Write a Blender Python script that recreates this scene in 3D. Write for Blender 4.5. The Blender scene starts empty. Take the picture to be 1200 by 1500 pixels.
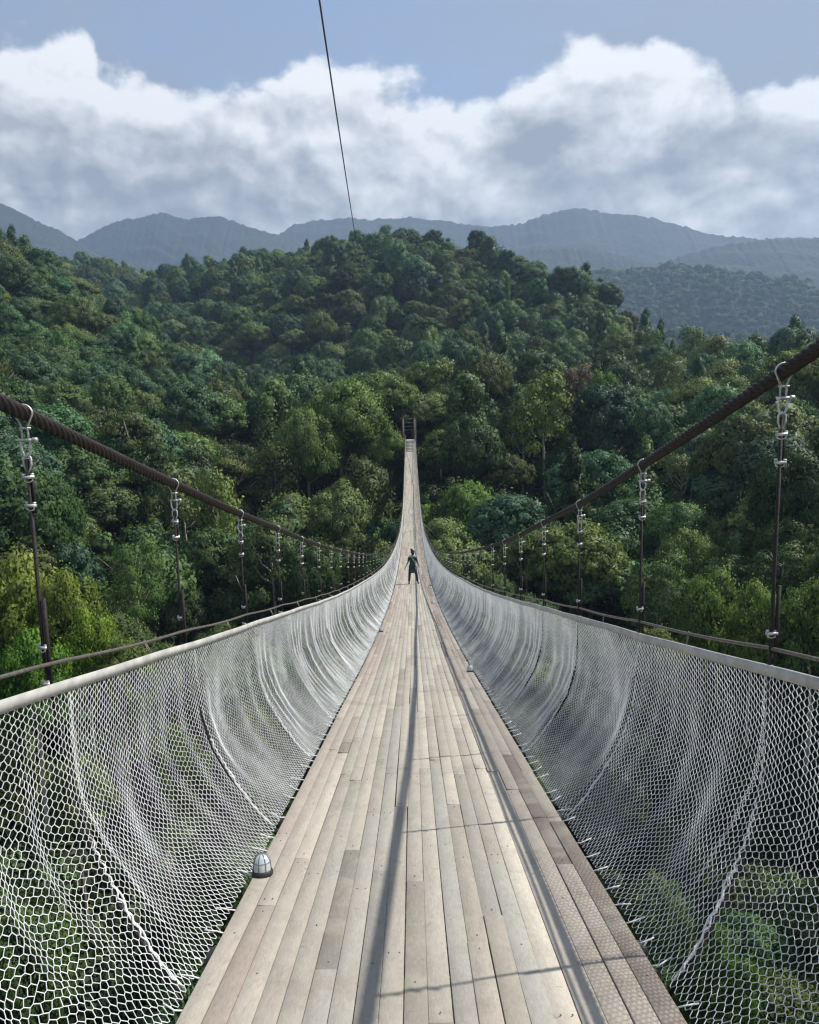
import bpy, bmesh, math, random
import numpy as np
from mathutils import Vector, Matrix

R = math.radians
rng = np.random.default_rng(7)
random.seed(7)
SC = bpy.context.scene
COL = SC.collection

# ------------------------------------------------------------------ camera
PITCH, ROLL, YAW = 7.77, 1.0, -0.15
cam_d = bpy.data.cameras.new('camera')
cam_d.sensor_fit = 'VERTICAL'
cam_d.sensor_height = 36.0
cam_d.lens = 1100.0 / 1500.0 * 36.0
cam_d.clip_start = 0.05
cam_d.clip_end = 30000
cam = bpy.data.objects.new('camera', cam_d)
COL.objects.link(cam)
SC.camera = cam
_p, _y, _a = R(PITCH), R(YAW), R(ROLL)
CF = np.array([math.sin(_y)*math.cos(_p), math.cos(_y)*math.cos(_p), -math.sin(_p)])
_r = np.array([math.cos(_y), -math.sin(_y), 0.0])
_u = np.cross(_r, CF)
CR = _r*math.cos(_a) - _u*math.sin(_a)
CU = _u*math.cos(_a) + _r*math.sin(_a)
cam.matrix_world = Matrix(((CR[0], CU[0], -CF[0], 0), (CR[1], CU[1], -CF[1], 0), (CR[2], CU[2], -CF[2], 0), (0, 0, 0, 1)))


def project(P):
    """world -> photo pixel (1200x1500) and depth; used to choose what the photo can see and to place things"""
    P = np.atleast_2d(P)
    d = P @ CF
    d = np.where(np.abs(d) < 1e-6, 1e-6, d)
    return 600 + 1100*(P @ CR)/d, 750 - 1100*(P @ CU)/d, d


def at(px, py, Y):
    v = CF + CR*(px-600)/1100.0 - CU*(py-750)/1100.0
    return v*(Y/v[1])


# ------------------------------------------------------------------ light
SUN_AZ, SUN_EL = R(75.7), R(53.6)          # azimuth measured from +Y towards +X
sun_dir = Vector((math.sin(SUN_AZ)*math.cos(SUN_EL), math.cos(SUN_AZ)*math.cos(SUN_EL), math.sin(SUN_EL)))
sun_l = bpy.data.lights.new('sun', 'SUN')
sun_l.energy = 4.2
sun_l.angle = R(0.6)
sun_l.color = (1.0, 0.955, 0.88)
sun = bpy.data.objects.new('sun', sun_l)
sun.rotation_euler = sun_dir.to_track_quat('Z', 'Y').to_euler()
COL.objects.link(sun)

SC.view_settings.view_transform = 'Standard'
SC.view_settings.look = 'None'
SC.view_settings.gamma = 1.0
SC.view_settings.use_curve_mapping = False
SC.view_settings.exposure = 0.62
SC.render.engine = 'CYCLES'
SC.cycles.use_denoising = True
SC.cycles.max_bounces = 6
SC.cycles.diffuse_bounces = 3
SC.cycles.glossy_bounces = 2
SC.cycles.transmission_bounces = 3
SC.cycles.volume_bounces = 0
SC.cycles.transparent_max_bounces = 6
SC.cycles.sample_clamp_indirect = 6.0
SC.cycles.pixel_filter_type = 'BLACKMAN_HARRIS'
SC.cycles.filter_width = 1.3

# ---- node helper


class NT:
    def __init__(self, tree):
        self.t = tree
        self.n = tree.nodes
        self.l = tree.links

    def new(self, kind, **kw):
        n = self.n.new(kind)
        for k, v in kw.items():
            setattr(n, k, v)
        return n

    def put(self, sock, v):
        if v is None:
            return
        if isinstance(v, bpy.types.NodeSocket):
            self.l.new(v, sock)
        else:
            if isinstance(v, (tuple, list)) and sock.type == 'RGBA' and len(v) == 3:
                v = tuple(v) + (1.0,)
            sock.default_value = v

    def math(self, op, a, b=None, c=None, clamp=False):
        n = self.new('ShaderNodeMath', operation=op, use_clamp=clamp)
        self.put(n.inputs[0], a)
        self.put(n.inputs[1], b)
        self.put(n.inputs[2], c)
        return n.outputs[0]

    def vmath(self, op, a, b=None):
        n = self.new('ShaderNodeVectorMath', operation=op)
        self.put(n.inputs[0], a)
        self.put(n.inputs[1], b)
        return n.outputs[0]

    def noise(self, vec, scale, detail=2.0, rough=0.5, dist=0.0, out=0):
        n = self.new('ShaderNodeTexNoise')
        self.put(n.inputs['Vector'], vec)
        n.inputs['Scale'].default_value = scale
        n.inputs['Detail'].default_value = detail
        n.inputs['Roughness'].default_value = rough
        n.inputs['Distortion'].default_value = dist
        return n.outputs[out]

    def mix(self, f, a, b, blend='MIX'):
        n = self.new('ShaderNodeMix', data_type='RGBA', blend_type=blend)
        self.put(n.inputs[0], f)
        self.put(n.inputs[6], a)
        self.put(n.inputs[7], b)
        return n.outputs[2]

    def maprange(self, v, a, b, c=0.0, d=1.0, smooth=False):
        n = self.new('ShaderNodeMapRange')
        if smooth:
            n.interpolation_type = 'SMOOTHSTEP'
        self.put(n.inputs[0], v)
        for i, x in enumerate((a, b, c, d)):
            self.put(n.inputs[i+1], x)
        return n.outputs[0]

    def ramp(self, v, stops):
        n = self.new('ShaderNodeValToRGB')
        e = n.color_ramp.elements
        while len(e) < len(stops):
            e.new(0.5)
        for i, (p, c) in enumerate(stops):
            e[i].position = p
            e[i].color = tuple(c) + ((1.0,) if len(c) == 3 else ())
        self.put(n.inputs[0], v)
        return n.outputs[0]


# ------------------------------------------------------------------ sky
world = bpy.data.worlds.new('World')
SC.world = world
world.use_nodes = True
w = NT(world.node_tree)
w.n.clear()
sky = w.new('ShaderNodeTexSky', sky_type='NISHITA')
sky.sun_disc = False
sky.sun_elevation = SUN_EL
sky.sun_rotation = SUN_AZ
sky.altitude = 900
sky.air_density = 1.0
sky.dust_density = 1.2
sky.ozone_density = 1.6
bg_sky = w.new('ShaderNodeBackground')
bg_sky.inputs[1].default_value = 0.13
w.l.new(sky.outputs[0], bg_sky.inputs[0])
geo = w.new('ShaderNodeTexCoord').outputs['Generated']
sep = w.new('ShaderNodeSeparateXYZ')
w.l.new(geo, sep.inputs[0])
az = w.math('ARCTAN2', sep.outputs[0], sep.outputs[1])
el = w.math('ARCSINE', sep.outputs[2])
# cloud-top elevation as a function of azimuth (the towering bank over the mountains)
tops = [(-0.2, 80), (0, 70), (60, 66), (125, 68), (150, 118), (175, 118), (215, 110), (290, 130), (370, 135), (450, 98), (500, 105), (560, 128),
        (640, 130), (720, 132), (760, 108), (800, 84), (870, 74), (930, 100), (1000, 98), (1055, 130), (1085, 165), (1130, 145), (1200, 125)]
AZ0, AZ1 = -0.62, 0.62
fc = w.new('ShaderNodeFloatCurve')
cv = fc.mapping.curves[0]
pts = []
for px, py in tops:
    v = at(px, py, 1.0)
    v = v/np.linalg.norm(v)
    pts.append(((math.atan2(v[0], v[1])-AZ0)/(AZ1-AZ0), math.asin(v[2])))
pts = [(0.0, 0.40)] + [p for p in pts if 0 < p[0] < 1] + [(1.0, 0.38)]
pts.sort()
cv.points[0].location = pts[0]
cv.points[-1].location = pts[-1]
for p in pts[1:-1]:
    cv.points.new(*p)
fc.mapping.update()
azn = w.maprange(az, AZ0, AZ1)
w.l.new(azn, fc.inputs['Value'])
top = fc.outputs[0]
pv = w.vmath('MULTIPLY', geo, (1.0, 1.0, 1.35))
warp = w.noise(pv, 3.0, 3, 0.5, 0, out=1)
pw = w.vmath('ADD', pv, w.vmath('MULTIPLY', w.vmath('SUBTRACT', warp, (0.5, 0.5, 0.5)), (0.055, 0.055, 0.055)))
nA = w.noise(pw, 8.5, 10, 0.54, 0.0)
nB = w.noise(w.vmath('ADD', pw, (0.014, 0.004, 0.022)), 8.5, 7, 0.52, 0.0)
nFine = w.noise(pw, 30.0, 7, 0.6, 0.0)
depth_in = w.math('ADD', w.math('SUBTRACT', top, el), w.math('MULTIPLY', w.math('SUBTRACT', nA, 0.5), 0.16))
depth_in = w.math('ADD', depth_in, w.math('MULTIPLY', w.math('SUBTRACT', nFine, 0.5), 0.035))
mask = w.maprange(depth_in, -0.008, 0.015, smooth=True)
# light side minus shade side of the billows, plus the darker flat underside of the bank
lit = w.math('MULTIPLY', w.math('SUBTRACT', nA, nB), 3.6)
lit = w.math('ADD', lit, w.math('MULTIPLY', w.math('SUBTRACT', nFine, 0.5), 0.40))
patch = w.noise(pw, 3.6, 3, 0.5, 0.0)
edge = w.maprange(depth_in, 0.0, 0.16, 1.0, 0.0, smooth=True)
base = w.maprange(el, 0.20, 0.42, 0.0, 1.0, smooth=True)
sh = w.math('ADD', w.math('MULTIPLY', edge, 0.42), w.math('ADD', lit, w.math('MULTIPLY', base, 0.14)))
sh = w.math('ADD', sh, w.math('MULTIPLY', w.math('SUBTRACT', patch, 0.5), 1.5))
sh = w.math('ADD', sh, 0.28)
for bx, by, br_, ba in [(815, 200, 0.06, -0.42), (765, 215, 0.05, -0.16), (850, 95, 0.07, 0.28), (1000, 130, 0.07, 0.2), (70, 110, 0.08, 0.42), (225, 135, 0.06, 0.40), (330, 170, 0.05, 0.2),
                        (500, 140, 0.07, 0.20), (640, 165, 0.06, 0.22), (1060, 275, 0.06, 0.30), (940, 210, 0.06, 0.15), (250, 245, 0.12, -0.18), (560, 250, 0.09, -0.12), (40, 250, 0.09, 0.12), (1150, 230, 0.07, -0.2)]:
    v = at(bx, by, 1.0)
    v = v/np.linalg.norm(v)
    dv = w.new('ShaderNodeVectorMath', operation='DISTANCE')
    w.put(dv.inputs[0], pw)
    dv.inputs[1].default_value = (v[0], v[1], v[2]*1.35)
    sh = w.math('ADD', sh, w.math('MULTIPLY', w.maprange(dv.outputs['Value'], 0.0, br_*1.5, 1.0, 0.0, smooth=True), ba))
ccol = w.ramp(sh, [(0.0, (0.27, 0.28, 0.315)), (0.35, (0.43, 0.44, 0.465)), (0.62, (0.61, 0.62, 0.635)), (1.0, (0.88, 0.88, 0.88))])
bg_c = w.new('ShaderNodeBackground')
bg_c.inputs[1].default_value = 0.88
w.l.new(ccol, bg_c.inputs[0])
# thin high veil
veil_v = w.vmath('MULTIPLY', geo, (1.0, 1.0, 3.0))
veil = w.noise(veil_v, 2.6, 7, 0.6, 0.5)
veil = w.maprange(veil, 0.34, 0.70, 0.42, 0.96, smooth=True)
veil = w.math('MAXIMUM', veil, w.maprange(az, -0.05, 0.35, 0.0, 0.85, smooth=True))
bg_v = w.new('ShaderNodeBackground')
bg_v.inputs[0].default_value = (0.34, 0.38, 0.455, 1)
bg_v.inputs[1].default_value = 0.70
m1 = w.new('ShaderNodeMixShader')
w.l.new(veil, m1.inputs[0])
w.l.new(bg_sky.outputs[0], m1.inputs[1])
w.l.new(bg_v.outputs[0], m1.inputs[2])
m2 = w.new('ShaderNodeMixShader')
w.l.new(mask, m2.inputs[0])
w.l.new(m1.outputs[0], m2.inputs[1])
w.l.new(bg_c.outputs[0], m2.inputs[2])
wo = w.new('ShaderNodeOutputWorld')
w.l.new(m2.outputs[0], wo.inputs['Surface'])

# ------------------------------------------------------------------ object helpers


def link(o, parent=None):
    COL.objects.link(o)
    if parent is not None:
        o.parent = parent
    return o


def tag(o, label=None, cat=None, group=None, kind=None):
    if label:
        o['label'] = label
    if cat:
        o['category'] = cat
    if group:
        o['group'] = group
    if kind:
        o['kind'] = kind
    return o


def empty(name, loc, rotz=0.0):
    o = bpy.data.objects.new(name, None)
    o.empty_display_size = 0.1
    o.location = loc
    o.rotation_euler = (0, 0, rotz)
    return link(o)


def npmesh(name, V, F, mat=None, smooth=False, nside=None):
    """mesh from numpy vertices and a (n,k) face array (or a list of such arrays)"""
    me = bpy.data.meshes.new(name)
    Fs = F if isinstance(F, list) else [F]
    V = np.ascontiguousarray(V, dtype=np.float32)
    me.vertices.add(len(V))
    me.vertices.foreach_set('co', V.ravel())
    nl = sum(f.size for f in Fs)
    npoly = sum(len(f) for f in Fs)
    me.loops.add(nl)
    me.polygons.add(npoly)
    me.loops.foreach_set('vertex_index', np.concatenate([f.ravel() for f in Fs]).astype(np.int32))
    starts, s = [], 0
    for f in Fs:
        k = f.shape[1]
        starts.append(s + np.arange(len(f))*k)
        s += f.size
    me.polygons.foreach_set('loop_start', np.concatenate(starts).astype(np.int32))
    if smooth:
        me.polygons.foreach_set('use_smooth', np.ones(npoly, dtype=bool))
    me.update(calc_edges=True)
    if mat:
        me.materials.append(mat)
    return me


def obj(name, me, parent=None):
    return link(bpy.data.objects.new(name, me), parent)


class MB:
    """collects boxes, tubes and lathes into one mesh"""

    def __init__(s):
        s.v, s.f, s.n = [], {}, 0

    def add(s, V, F):
        V = np.asarray(V, float)
        F = np.asarray(F, int)
        s.v.append(V)
        s.f.setdefault(F.shape[1], []).append(F + s.n)
        s.n += len(V)

    def box(s, c, size, M=None):
        x, y, z = np.array(size)/2.0
        V = np.array([(i, j, k) for i in (-x, x) for j in (-y, y) for k in (-z, z)])
        if M is not None:
            V = V @ np.array(M).T
        s.add(V + np.array(c), [(0, 1, 3, 2), (4, 6, 7, 5), (0, 4, 5, 1), (2, 3, 7, 6), (0, 2, 6, 4), (1, 5, 7, 3)])

    def tube(s, P, r, n=6, caps=True, closed=False):
        P = np.asarray(P, float)
        r = np.broadcast_to(np.asarray(r, float), (len(P),))
        T = np.gradient(P, axis=0) if not closed else (np.roll(P, -1, 0)-np.roll(P, 1, 0))
        T /= np.linalg.norm(T, axis=1)[:, None]+1e-12
        up = np.array([0, 0, 1.0]) if abs(T[0][2]) < 0.9 else np.array([1.0, 0, 0])
        rings = []
        for i in range(len(P)):
            a = np.cross(up, T[i])
            a /= np.linalg.norm(a)+1e-12
            b = np.cross(T[i], a)
            up = b
            th = np.arange(n)*2*np.pi/n
            rings.append(P[i] + r[i]*(np.cos(th)[:, None]*a + np.sin(th)[:, None]*b))
        V = np.concatenate(rings)
        m = len(P)
        F = []
        for i in range(m if closed else m-1):
            for k in range(n):
                j = (i+1) % m
                F.append((i*n+k, i*n+(k+1) % n, j*n+(k+1) % n, j*n+k))
        base = s.n
        s.add(V, F)
        if caps and not closed:
            s.f.setdefault(n, []).append(np.array([[base+k for k in range(n-1, -1, -1)], [base+(m-1)*n+k for k in range(n)]]))

    def lathe(s, prof, n=16, c=(0, 0, 0), M=None):
        V = np.array([(r*math.cos(t), r*math.sin(t), z) for r, z in prof for t in np.arange(n)*2*math.pi/n])
        if M is not None:
            V = V @ np.array(M).T
        F = [(i*n+k, i*n+(k+1) % n, (i+1)*n+(k+1) % n, (i+1)*n+k) for i in range(len(prof)-1) for k in range(n)]
        s.add(V+np.array(c), F)

    def mesh(s, name, mat, smooth=False):
        return npmesh(name, np.concatenate(s.v), [np.concatenate(a) for a in s.f.values()], mat, smooth)

    def build(s, name, mat, parent=None, smooth=False):
        return obj(name, s.mesh(name, mat, smooth), parent)


# ------------------------------------------------------------------ materials


def material(name):
    m = bpy.data.materials.new(name)
    m.use_nodes = True
    t = NT(m.node_tree)
    t.n.clear()
    b = t.new('ShaderNodeBsdfPrincipled')
    o = t.new('ShaderNodeOutputMaterial')
    t.l.new(b.outputs[0], o.inputs['Surface'])
    return m, t, b, o


def simple(name, col, rough=0.6, metal=0.0, vary=0.25, scale=20.0, bump=0.0):
    m, t, b, o = material(name)
    tc = t.new('ShaderNodeTexCoord').outputs['Object']
    n = t.noise(tc, scale, 4, 0.6)
    k = t.maprange(n, 0.3, 0.7, 1.0-vary, 1.0+vary)
    c = t.vmath('MULTIPLY', tuple(col), None)
    t.l.new(k, c.node.inputs[1])
    t.l.new(c, b.inputs['Base Color'])
    b.inputs['Roughness'].default_value = rough
    b.inputs['Metallic'].default_value = metal
    if bump:
        bn = t.new('ShaderNodeBump')
        bn.inputs['Strength'].default_value = bump
        bn.inputs['Distance'].default_value = 0.01
        t.l.new(n, bn.inputs['Height'])
        t.l.new(bn.outputs[0], b.inputs['Normal'])
    return m


def plank_material(name, far):
    m, t, b, o = material(name)
    tc = t.new('ShaderNodeNewGeometry').outputs['Position']
    if far:
        an = t.new('ShaderNodeAttribute', attribute_name='tone')
        base = an.outputs['Color']
    else:
        base = t.new('ShaderNodeObjectInfo').outputs['Color']
    g = t.noise(t.vmath('MULTIPLY', tc, (1.0, 0.035, 1.0)), 120.0, 6, 0.65, 0.8)
    g2 = t.noise(t.vmath('MULTIPLY', tc, (1.0, 0.22, 1.0)), 11.0, 5, 0.6, 1.2)
    worn = t.noise(tc, 3.2, 6, 0.62, 0.4)
    k = t.math('ADD', t.maprange(g, 0.25, 0.75, -0.20, 0.16), t.maprange(g2, 0.3, 0.7, -0.09, 0.09))
    k = t.math('ADD', k, 1.0)
    cc = t.vmath('MULTIPLY', base, None)
    t.l.new(k, cc.node.inputs[1])
    dust = t.maprange(worn, 0.50, 0.68, 0.0, 0.45, smooth=True)
    cc2 = t.mix(dust, cc, (0.40, 0.36, 0.295))
    stain = t.maprange(t.noise(tc, 1.6, 8, 0.70, 1.0), 0.52, 0.70, 0.0, 0.55, smooth=True)
    cc3 = t.mix(stain, cc2, (0.25, 0.215, 0.18))
    spot = t.maprange(t.noise(tc, 23.0, 4, 0.6, 0.6), 0.64, 0.72, 0.0, 0.45, smooth=True)
    cc4 = t.mix(spot, cc3, (0.16, 0.13, 0.11))
    t.l.new(cc4, b.inputs['Base Color'])
    b.inputs['Roughness'].default_value = 0.9
    b.inputs['Specular IOR Level'].default_value = 0.2
    bn = t.new('ShaderNodeBump')
    bn.inputs['Strength'].default_value = 0.35
    bn.inputs['Distance'].default_value = 0.002
    t.l.new(t.math('ADD', g, g2), bn.inputs['Height'])
    t.l.new(bn.outputs[0], b.inputs['Normal'])
    return m


def leaf_material(name, dark, mid, light, trans=0.16):
    m, t, b, o = material(name)
    tone = t.new('ShaderNodeAttribute', attribute_name='tone').outputs['Fac']
    ti = t.new('ShaderNodeAttribute', attribute_name='tint', attribute_type='INSTANCER').outputs['Color']
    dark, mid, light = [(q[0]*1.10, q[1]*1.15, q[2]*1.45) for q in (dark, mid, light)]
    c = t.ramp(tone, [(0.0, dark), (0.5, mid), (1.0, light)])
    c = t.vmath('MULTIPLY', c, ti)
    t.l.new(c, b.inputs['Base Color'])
    b.inputs['Roughness'].default_value = 0.5
    b.inputs['Specular IOR Level'].default_value = 0.16
    tr = t.new('ShaderNodeBsdfTranslucent')
    t.l.new(t.vmath('MULTIPLY', c, (1.25, 1.4, 0.7)), tr.inputs[0])
    mx = t.new('ShaderNodeMixShader')
    mx.inputs[0].default_value = trans
    t.l.new(b.outputs[0], mx.inputs[1])
    t.l.new(tr.outputs[0], mx.inputs[2])
    t.l.new(mx.outputs[0], o.inputs['Surface'])
    return m


M_PLANK = plank_material('weathered_plank', False)
M_PLANKF = plank_material('weathered_plank_far', True)
M_BEAM = simple('steel_beam', (0.10, 0.09, 0.085), 0.6, 0.3, 0.3, 9, 0.3)
M_CABLE = simple('rusty_wire_rope', (0.022, 0.014, 0.013), 0.6, 0.05, 0.5, 45, 0.6)
M_HANDC = simple('hand_cable_steel', (0.17, 0.15, 0.13), 0.5, 0.5, 0.35, 40, 0.3)
M_ROPE = simple('dark_hanger_rope', (0.016, 0.012, 0.012), 0.75, 0.0, 0.45, 50, 0.4)
M_GALV = simple('galvanised_steel', (0.62, 0.62, 0.60), 0.42, 0.6, 0.35, 60, 0.3)
M_RAIL = simple('pale_rail_band', (0.46, 0.455, 0.42), 0.8, 0.0, 0.22, 9, 0.3)
M_NET = simple('white_net_twine', (0.76, 0.77, 0.77), 0.8, 0.0, 0.16, 5)
M_TWINE = simple('white_tie_rope', (0.80, 0.80, 0.78), 0.8, 0.0, 0.12, 60, 0.5)
M_BLACK = simple('black_rubber', (0.02, 0.02, 0.022), 0.6, 0, 0.2, 30)
M_DOME = simple('clouded_lamp_dome', (0.60, 0.64, 0.66), 0.18, 0.25, 0.10, 30)
M_RIB = simple('grey_lamp_rib', (0.16, 0.18, 0.19), 0.4, 0.4, 0.1, 30)
M_BARK = simple('grey_brown_bark', (0.16, 0.13, 0.10), 0.9, 0, 0.4, 1.5, 0.6)
M_BARKP = simple('pale_bark', (0.36, 0.34, 0.28), 0.9, 0, 0.3, 1.5, 0.6)
M_TOWER = simple('weathered_tower_timber', (0.13, 0.11, 0.09), 0.8, 0, 0.35, 4, 0.4)
M_BAR = simple('pale_crossbar', (0.46, 0.47, 0.45), 0.6, 0.1, 0.2, 5)
M_SKIN = simple('skin', (0.30, 0.17, 0.11), 0.55, 0, 0.08, 12)
M_HAIR = simple('black_hair', (0.012, 0.010, 0.009), 0.5, 0, 0.3, 80)
M_COAT = simple('dark_teal_tunic', (0.018, 0.060, 0.052), 0.8, 0, 0.35, 14, 0.3)
M_SCARF = simple('grey_shoulder_scarf', (0.34, 0.40, 0.38), 0.85, 0, 0.2, 20, 0.3)
M_TROU = simple('dark_navy_trousers', (0.016, 0.020, 0.034), 0.85, 0, 0.3, 20, 0.2)
M_SHOE = simple('black_shoe', (0.012, 0.012, 0.012), 0.5, 0, 0.2, 20)

# ------------------------------------------------------------------ bridge profile
DD = np.array([-12, -5, 0, 2.37, 4.1, 7.1, 10.5, 20, 36.6, 55, 75, 105, 130, 152.0])
DZ = np.array([0.9, -0.58, -1.62, -2.14, -2.54, -3.18, -3.93, -5.85, -8.62, -10.65, -11.70, -10.30, -8.45, -5.70])


def spline(X, Y):
    n = len(X)
    h = np.diff(X)
    A = np.zeros((n, n))
    b = np.zeros(n)
    A[0, 0] = A[-1, -1] = 1
    for i in range(1, n-1):
        A[i, i-1], A[i, i], A[i, i+1] = h[i-1], 2*(h[i-1]+h[i]), h[i]
        b[i] = 6*((Y[i+1]-Y[i])/h[i]-(Y[i]-Y[i-1])/h[i-1])
    M = np.linalg.solve(A, b)

    def f(x):
        x = np.asarray(x, float)
        i = np.clip(np.searchsorted(X, x)-1, 0, n-2)
        t0, t1 = x-X[i], X[i+1]-x
        return (M[i]*t1**3+M[i+1]*t0**3)/(6*h[i])+(Y[i]/h[i]-M[i]*h[i]/6)*t1+(Y[i+1]/h[i]-M[i+1]*h[i]/6)*t0
    return f


_sp = spline(DD, DZ)
_g = np.linspace(-12, 152, 800)
_gz = _sp(_g)
_k = np.exp(-np.linspace(-2, 2, 41)**2)
_k /= _k.sum()
_gz2 = np.convolve(np.pad(_gz, 20, 'reflect', reflect_type='odd'), _k, 'valid')


def deck(d):
    return np.interp(d, _g, _gz2)


def dslope(d):
    return (deck(d+0.5)-deck(d-0.5))


X0 = 0.03                                                 # bridge centre line
TIP = math.sin(R(0.0))


def xmain(d, s):
    return X0 + s*np.interp(d, [-6, 25, 35, 48, 65, 80, 130, 152], [1.5 if s < 0 else 1.43]*2+[1.33, 1.18, 1.05, 1.0, 1.0, 1.25])


def hmain(d, s=1):
    k = np.interp(d, [-12, -6, 0, 2.8, 4.7, 6.4, 8.2, 10, 17, 28, 40, 60, 77, 105, 130, 152], [4.4, 3.2, 2.42, 2.27, 2.215, 2.165, 2.14, 2.10, 2.05, 1.87, 1.62, 1.12, 0.98, 1.05, 1.9, 4.2])
    if s > 0:
        k = k + np.interp(d, [-6, 0, 2.8, 4.9, 7, 12], [0.30, 0.19, 0.14, 0.08, 0.03, 0.0])
    return k


def xrail(d, s):
    return X0 + s*np.interp(d, [-6, 20, 32, 60, 90, 152], [1.42, 1.42, 1.27, 1.0, 0.93, 0.93])


HR = 1.19


def smooth_curve(fx, fz, s, ds):
    """sampled curve with its corner points rounded off"""
    ys = np.asarray(ds, float)
    fine = np.linspace(ys[0]-4, ys[-1]+4, 1600)
    x = np.array([fx(v, s) for v in fine])
    z = np.array([fz(v) for v in fine])
    step = fine[1]-fine[0]
    n = int(1.3/step)
    k = np.hanning(2*n+1)
    k /= k.sum()
    x = np.convolve(np.pad(x, n, 'edge'), k, 'valid')
    z = np.convolve(np.pad(z, n, 'reflect', reflect_type='odd'), k, 'valid')
    return np.c_[np.interp(ys, fine, x), ys, np.interp(ys, fine, z)]


# ------------------------------------------------------------------ terrain
G = []


def cp(px, py, d, drop=None):
    drop = (13.0 if d < 180 else 19.5) if drop is None else drop
    P = at(px, py, d)
    G.append((P[0], P[1], P[2]-drop))


for a in [(100, 950, 58, 8), (20, 1000, 50, 8), (250, 930, 88, 13), (480, 860, 98, 12), (700, 860, 98, 12), (900, 920, 85, 13), (1050, 860, 72, 9), (1180, 930, 62, 9),
          (1000, 790, 104), (50, 700, 112), (200, 700, 130), (450, 720, 124, 18), (300, 800, 108), (600, 760, 118, 14), (530, 600, 150, 20), (600, 655, 156, 2.0), (640, 655, 152, 6), (690, 640, 160),
          (750, 710, 126), (850, 710, 126), (1000, 660, 132), (1150, 660, 116), (700, 530, 195), (850, 545, 205), (1000, 522, 232), (1190, 505, 222), (920, 560, 215),
          (0, 570, 172), (100, 490, 225), (0, 350, 330), (90, 405, 330), (200, 450, 310), (270, 505, 285), (370, 575, 242), (200, 570, 192), (330, 620, 172), (-150, 330, 330), (-150, 560, 180), (450, 600, 200, 16),
          (600, 345, 520), (480, 372, 510), (300, 392, 600), (400, 372, 560), (700, 368, 480), (790, 392, 430), (860, 412, 400), (900, 455, 365), (960, 510, 330),
          (600, 515, 300), (450, 545, 292), (750, 510, 288), (600, 435, 395), (450, 455, 400), (750, 445, 365), (300, 470, 430),
          (100, 392, 700), (200, 405, 660), (0, 388, 740),
          (880, 418, 1900), (1000, 408, 1900), (1120, 412, 1900), (1250, 418, 1900), (980, 496, 1150), (1150, 500, 1150), (1300, 496, 1150), (760, 430, 1700), (1350, 520, 230), (1350, 700, 110)]:
    cp(*a)
# falls behind the crests, the gorge floor and the near bank
for px, d, z in [(600, 720, 40), (450, 760, 45), (300, 850, 70), (750, 640, 20), (860, 540, -5), (960, 450, -20), (1050, 340, -22), (1200, 330, -20), (1050, 480, -30), (1200, 480, -30), (1350, 340, -20),
                 (370, 350, -6), (250, 400, 10), (330, 310, -4), (90, 470, 30), (0, 500, 40), (100, 900, 60), (600, 1250, 60), (1000, 1700, 90), (300, 1400, 80), (1400, 1600, 100), (-200, 900, 90), (-200, 500, 60)]:
    P = at(px, 600, d)
    G.append((P[0], P[1], z))
for x, y, z in [(0, 60, -52), (-28, 52, -46), (30, 55, -46), (0, 80, -46), (0, 30, -44), (-22, 24, -36), (20, 24, -36), (0, 5, -30), (-14, 6, -28), (14, 6, -28), (0, -15, -14), (-30, -15, -14), (30, -15, -14), (0, -40, -4),
                (-60, 30, -30), (60, 30, -30), (-90, 60, -22), (95, 70, -20), (-60, -60, 0), (60, -60, 0), (-300, -60, 0), (300, -60, 0), (-300, 100, -10), (300, 100, -10),
                (-600, 400, 60), (650, 400, -10), (-900, 900, 80), (-900, -100, 20), (900, -100, 20), (-900, 2100, 90), (1200, 2700, 120), (0, 2600, 70), (45, 130, -28), (-45, 118, -34)]:
    G.append((x, y, z))
G = np.array(G)


def tps(r2):
    return 0.5*r2*np.log(r2+1e-9)


_S = 100.0
_Gx = G[:, :2]/_S
_n = len(G)
_K = tps(((_Gx[:, None]-_Gx[None])**2).sum(-1)) + np.eye(_n)*0.004
_Pm = np.c_[np.ones(_n), _Gx]
_A = np.block([[_K, _Pm], [_Pm.T, np.zeros((3, 3))]])
_W = np.linalg.solve(_A, np.r_[G[:, 2], 0, 0, 0])


def wav(x, y, f, s):
    return np.sin(x*f+1.3*s+1.7*np.sin(y*f*0.7+s))*np.cos(y*f*0.9+2.1*s+1.3*np.sin(x*f*0.8-s))


def ground(x, y):
    x = np.atleast_1d(np.asarray(x, float))
    y = np.atleast_1d(np.asarray(y, float))
    out = np.zeros(len(x))
    for i in range(0, len(x), 20000):
        q = np.c_[x[i:i+20000], y[i:i+20000]]/_S
        r2 = ((q[:, None]-_Gx[None])**2).sum(-1)
        out[i:i+20000] = tps(r2) @ _W[:_n] + _W[_n] + q @ _W[_n+1:]
    far = np.clip((np.hypot(x, y)-2350)/700, 0, 1)
    out = np.clip(out, -60, 430)*(1-far) + 60*far
    nb = np.clip((np.hypot(x, y)-40)/200, 0, 1)
    out = out + nb*(2.6*wav(x, y, 0.045, 1)+1.3*wav(x, y, 0.11, 2)) + np.clip((np.hypot(x, y)-500)/500, 0, 1)*8*wav(x, y, 0.015, 3)
    return out


def sgrid(a, b, n, k):
    t = np.linspace(math.asinh(a/k), math.asinh(b/k), n)
    return np.sinh(t)*k


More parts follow.
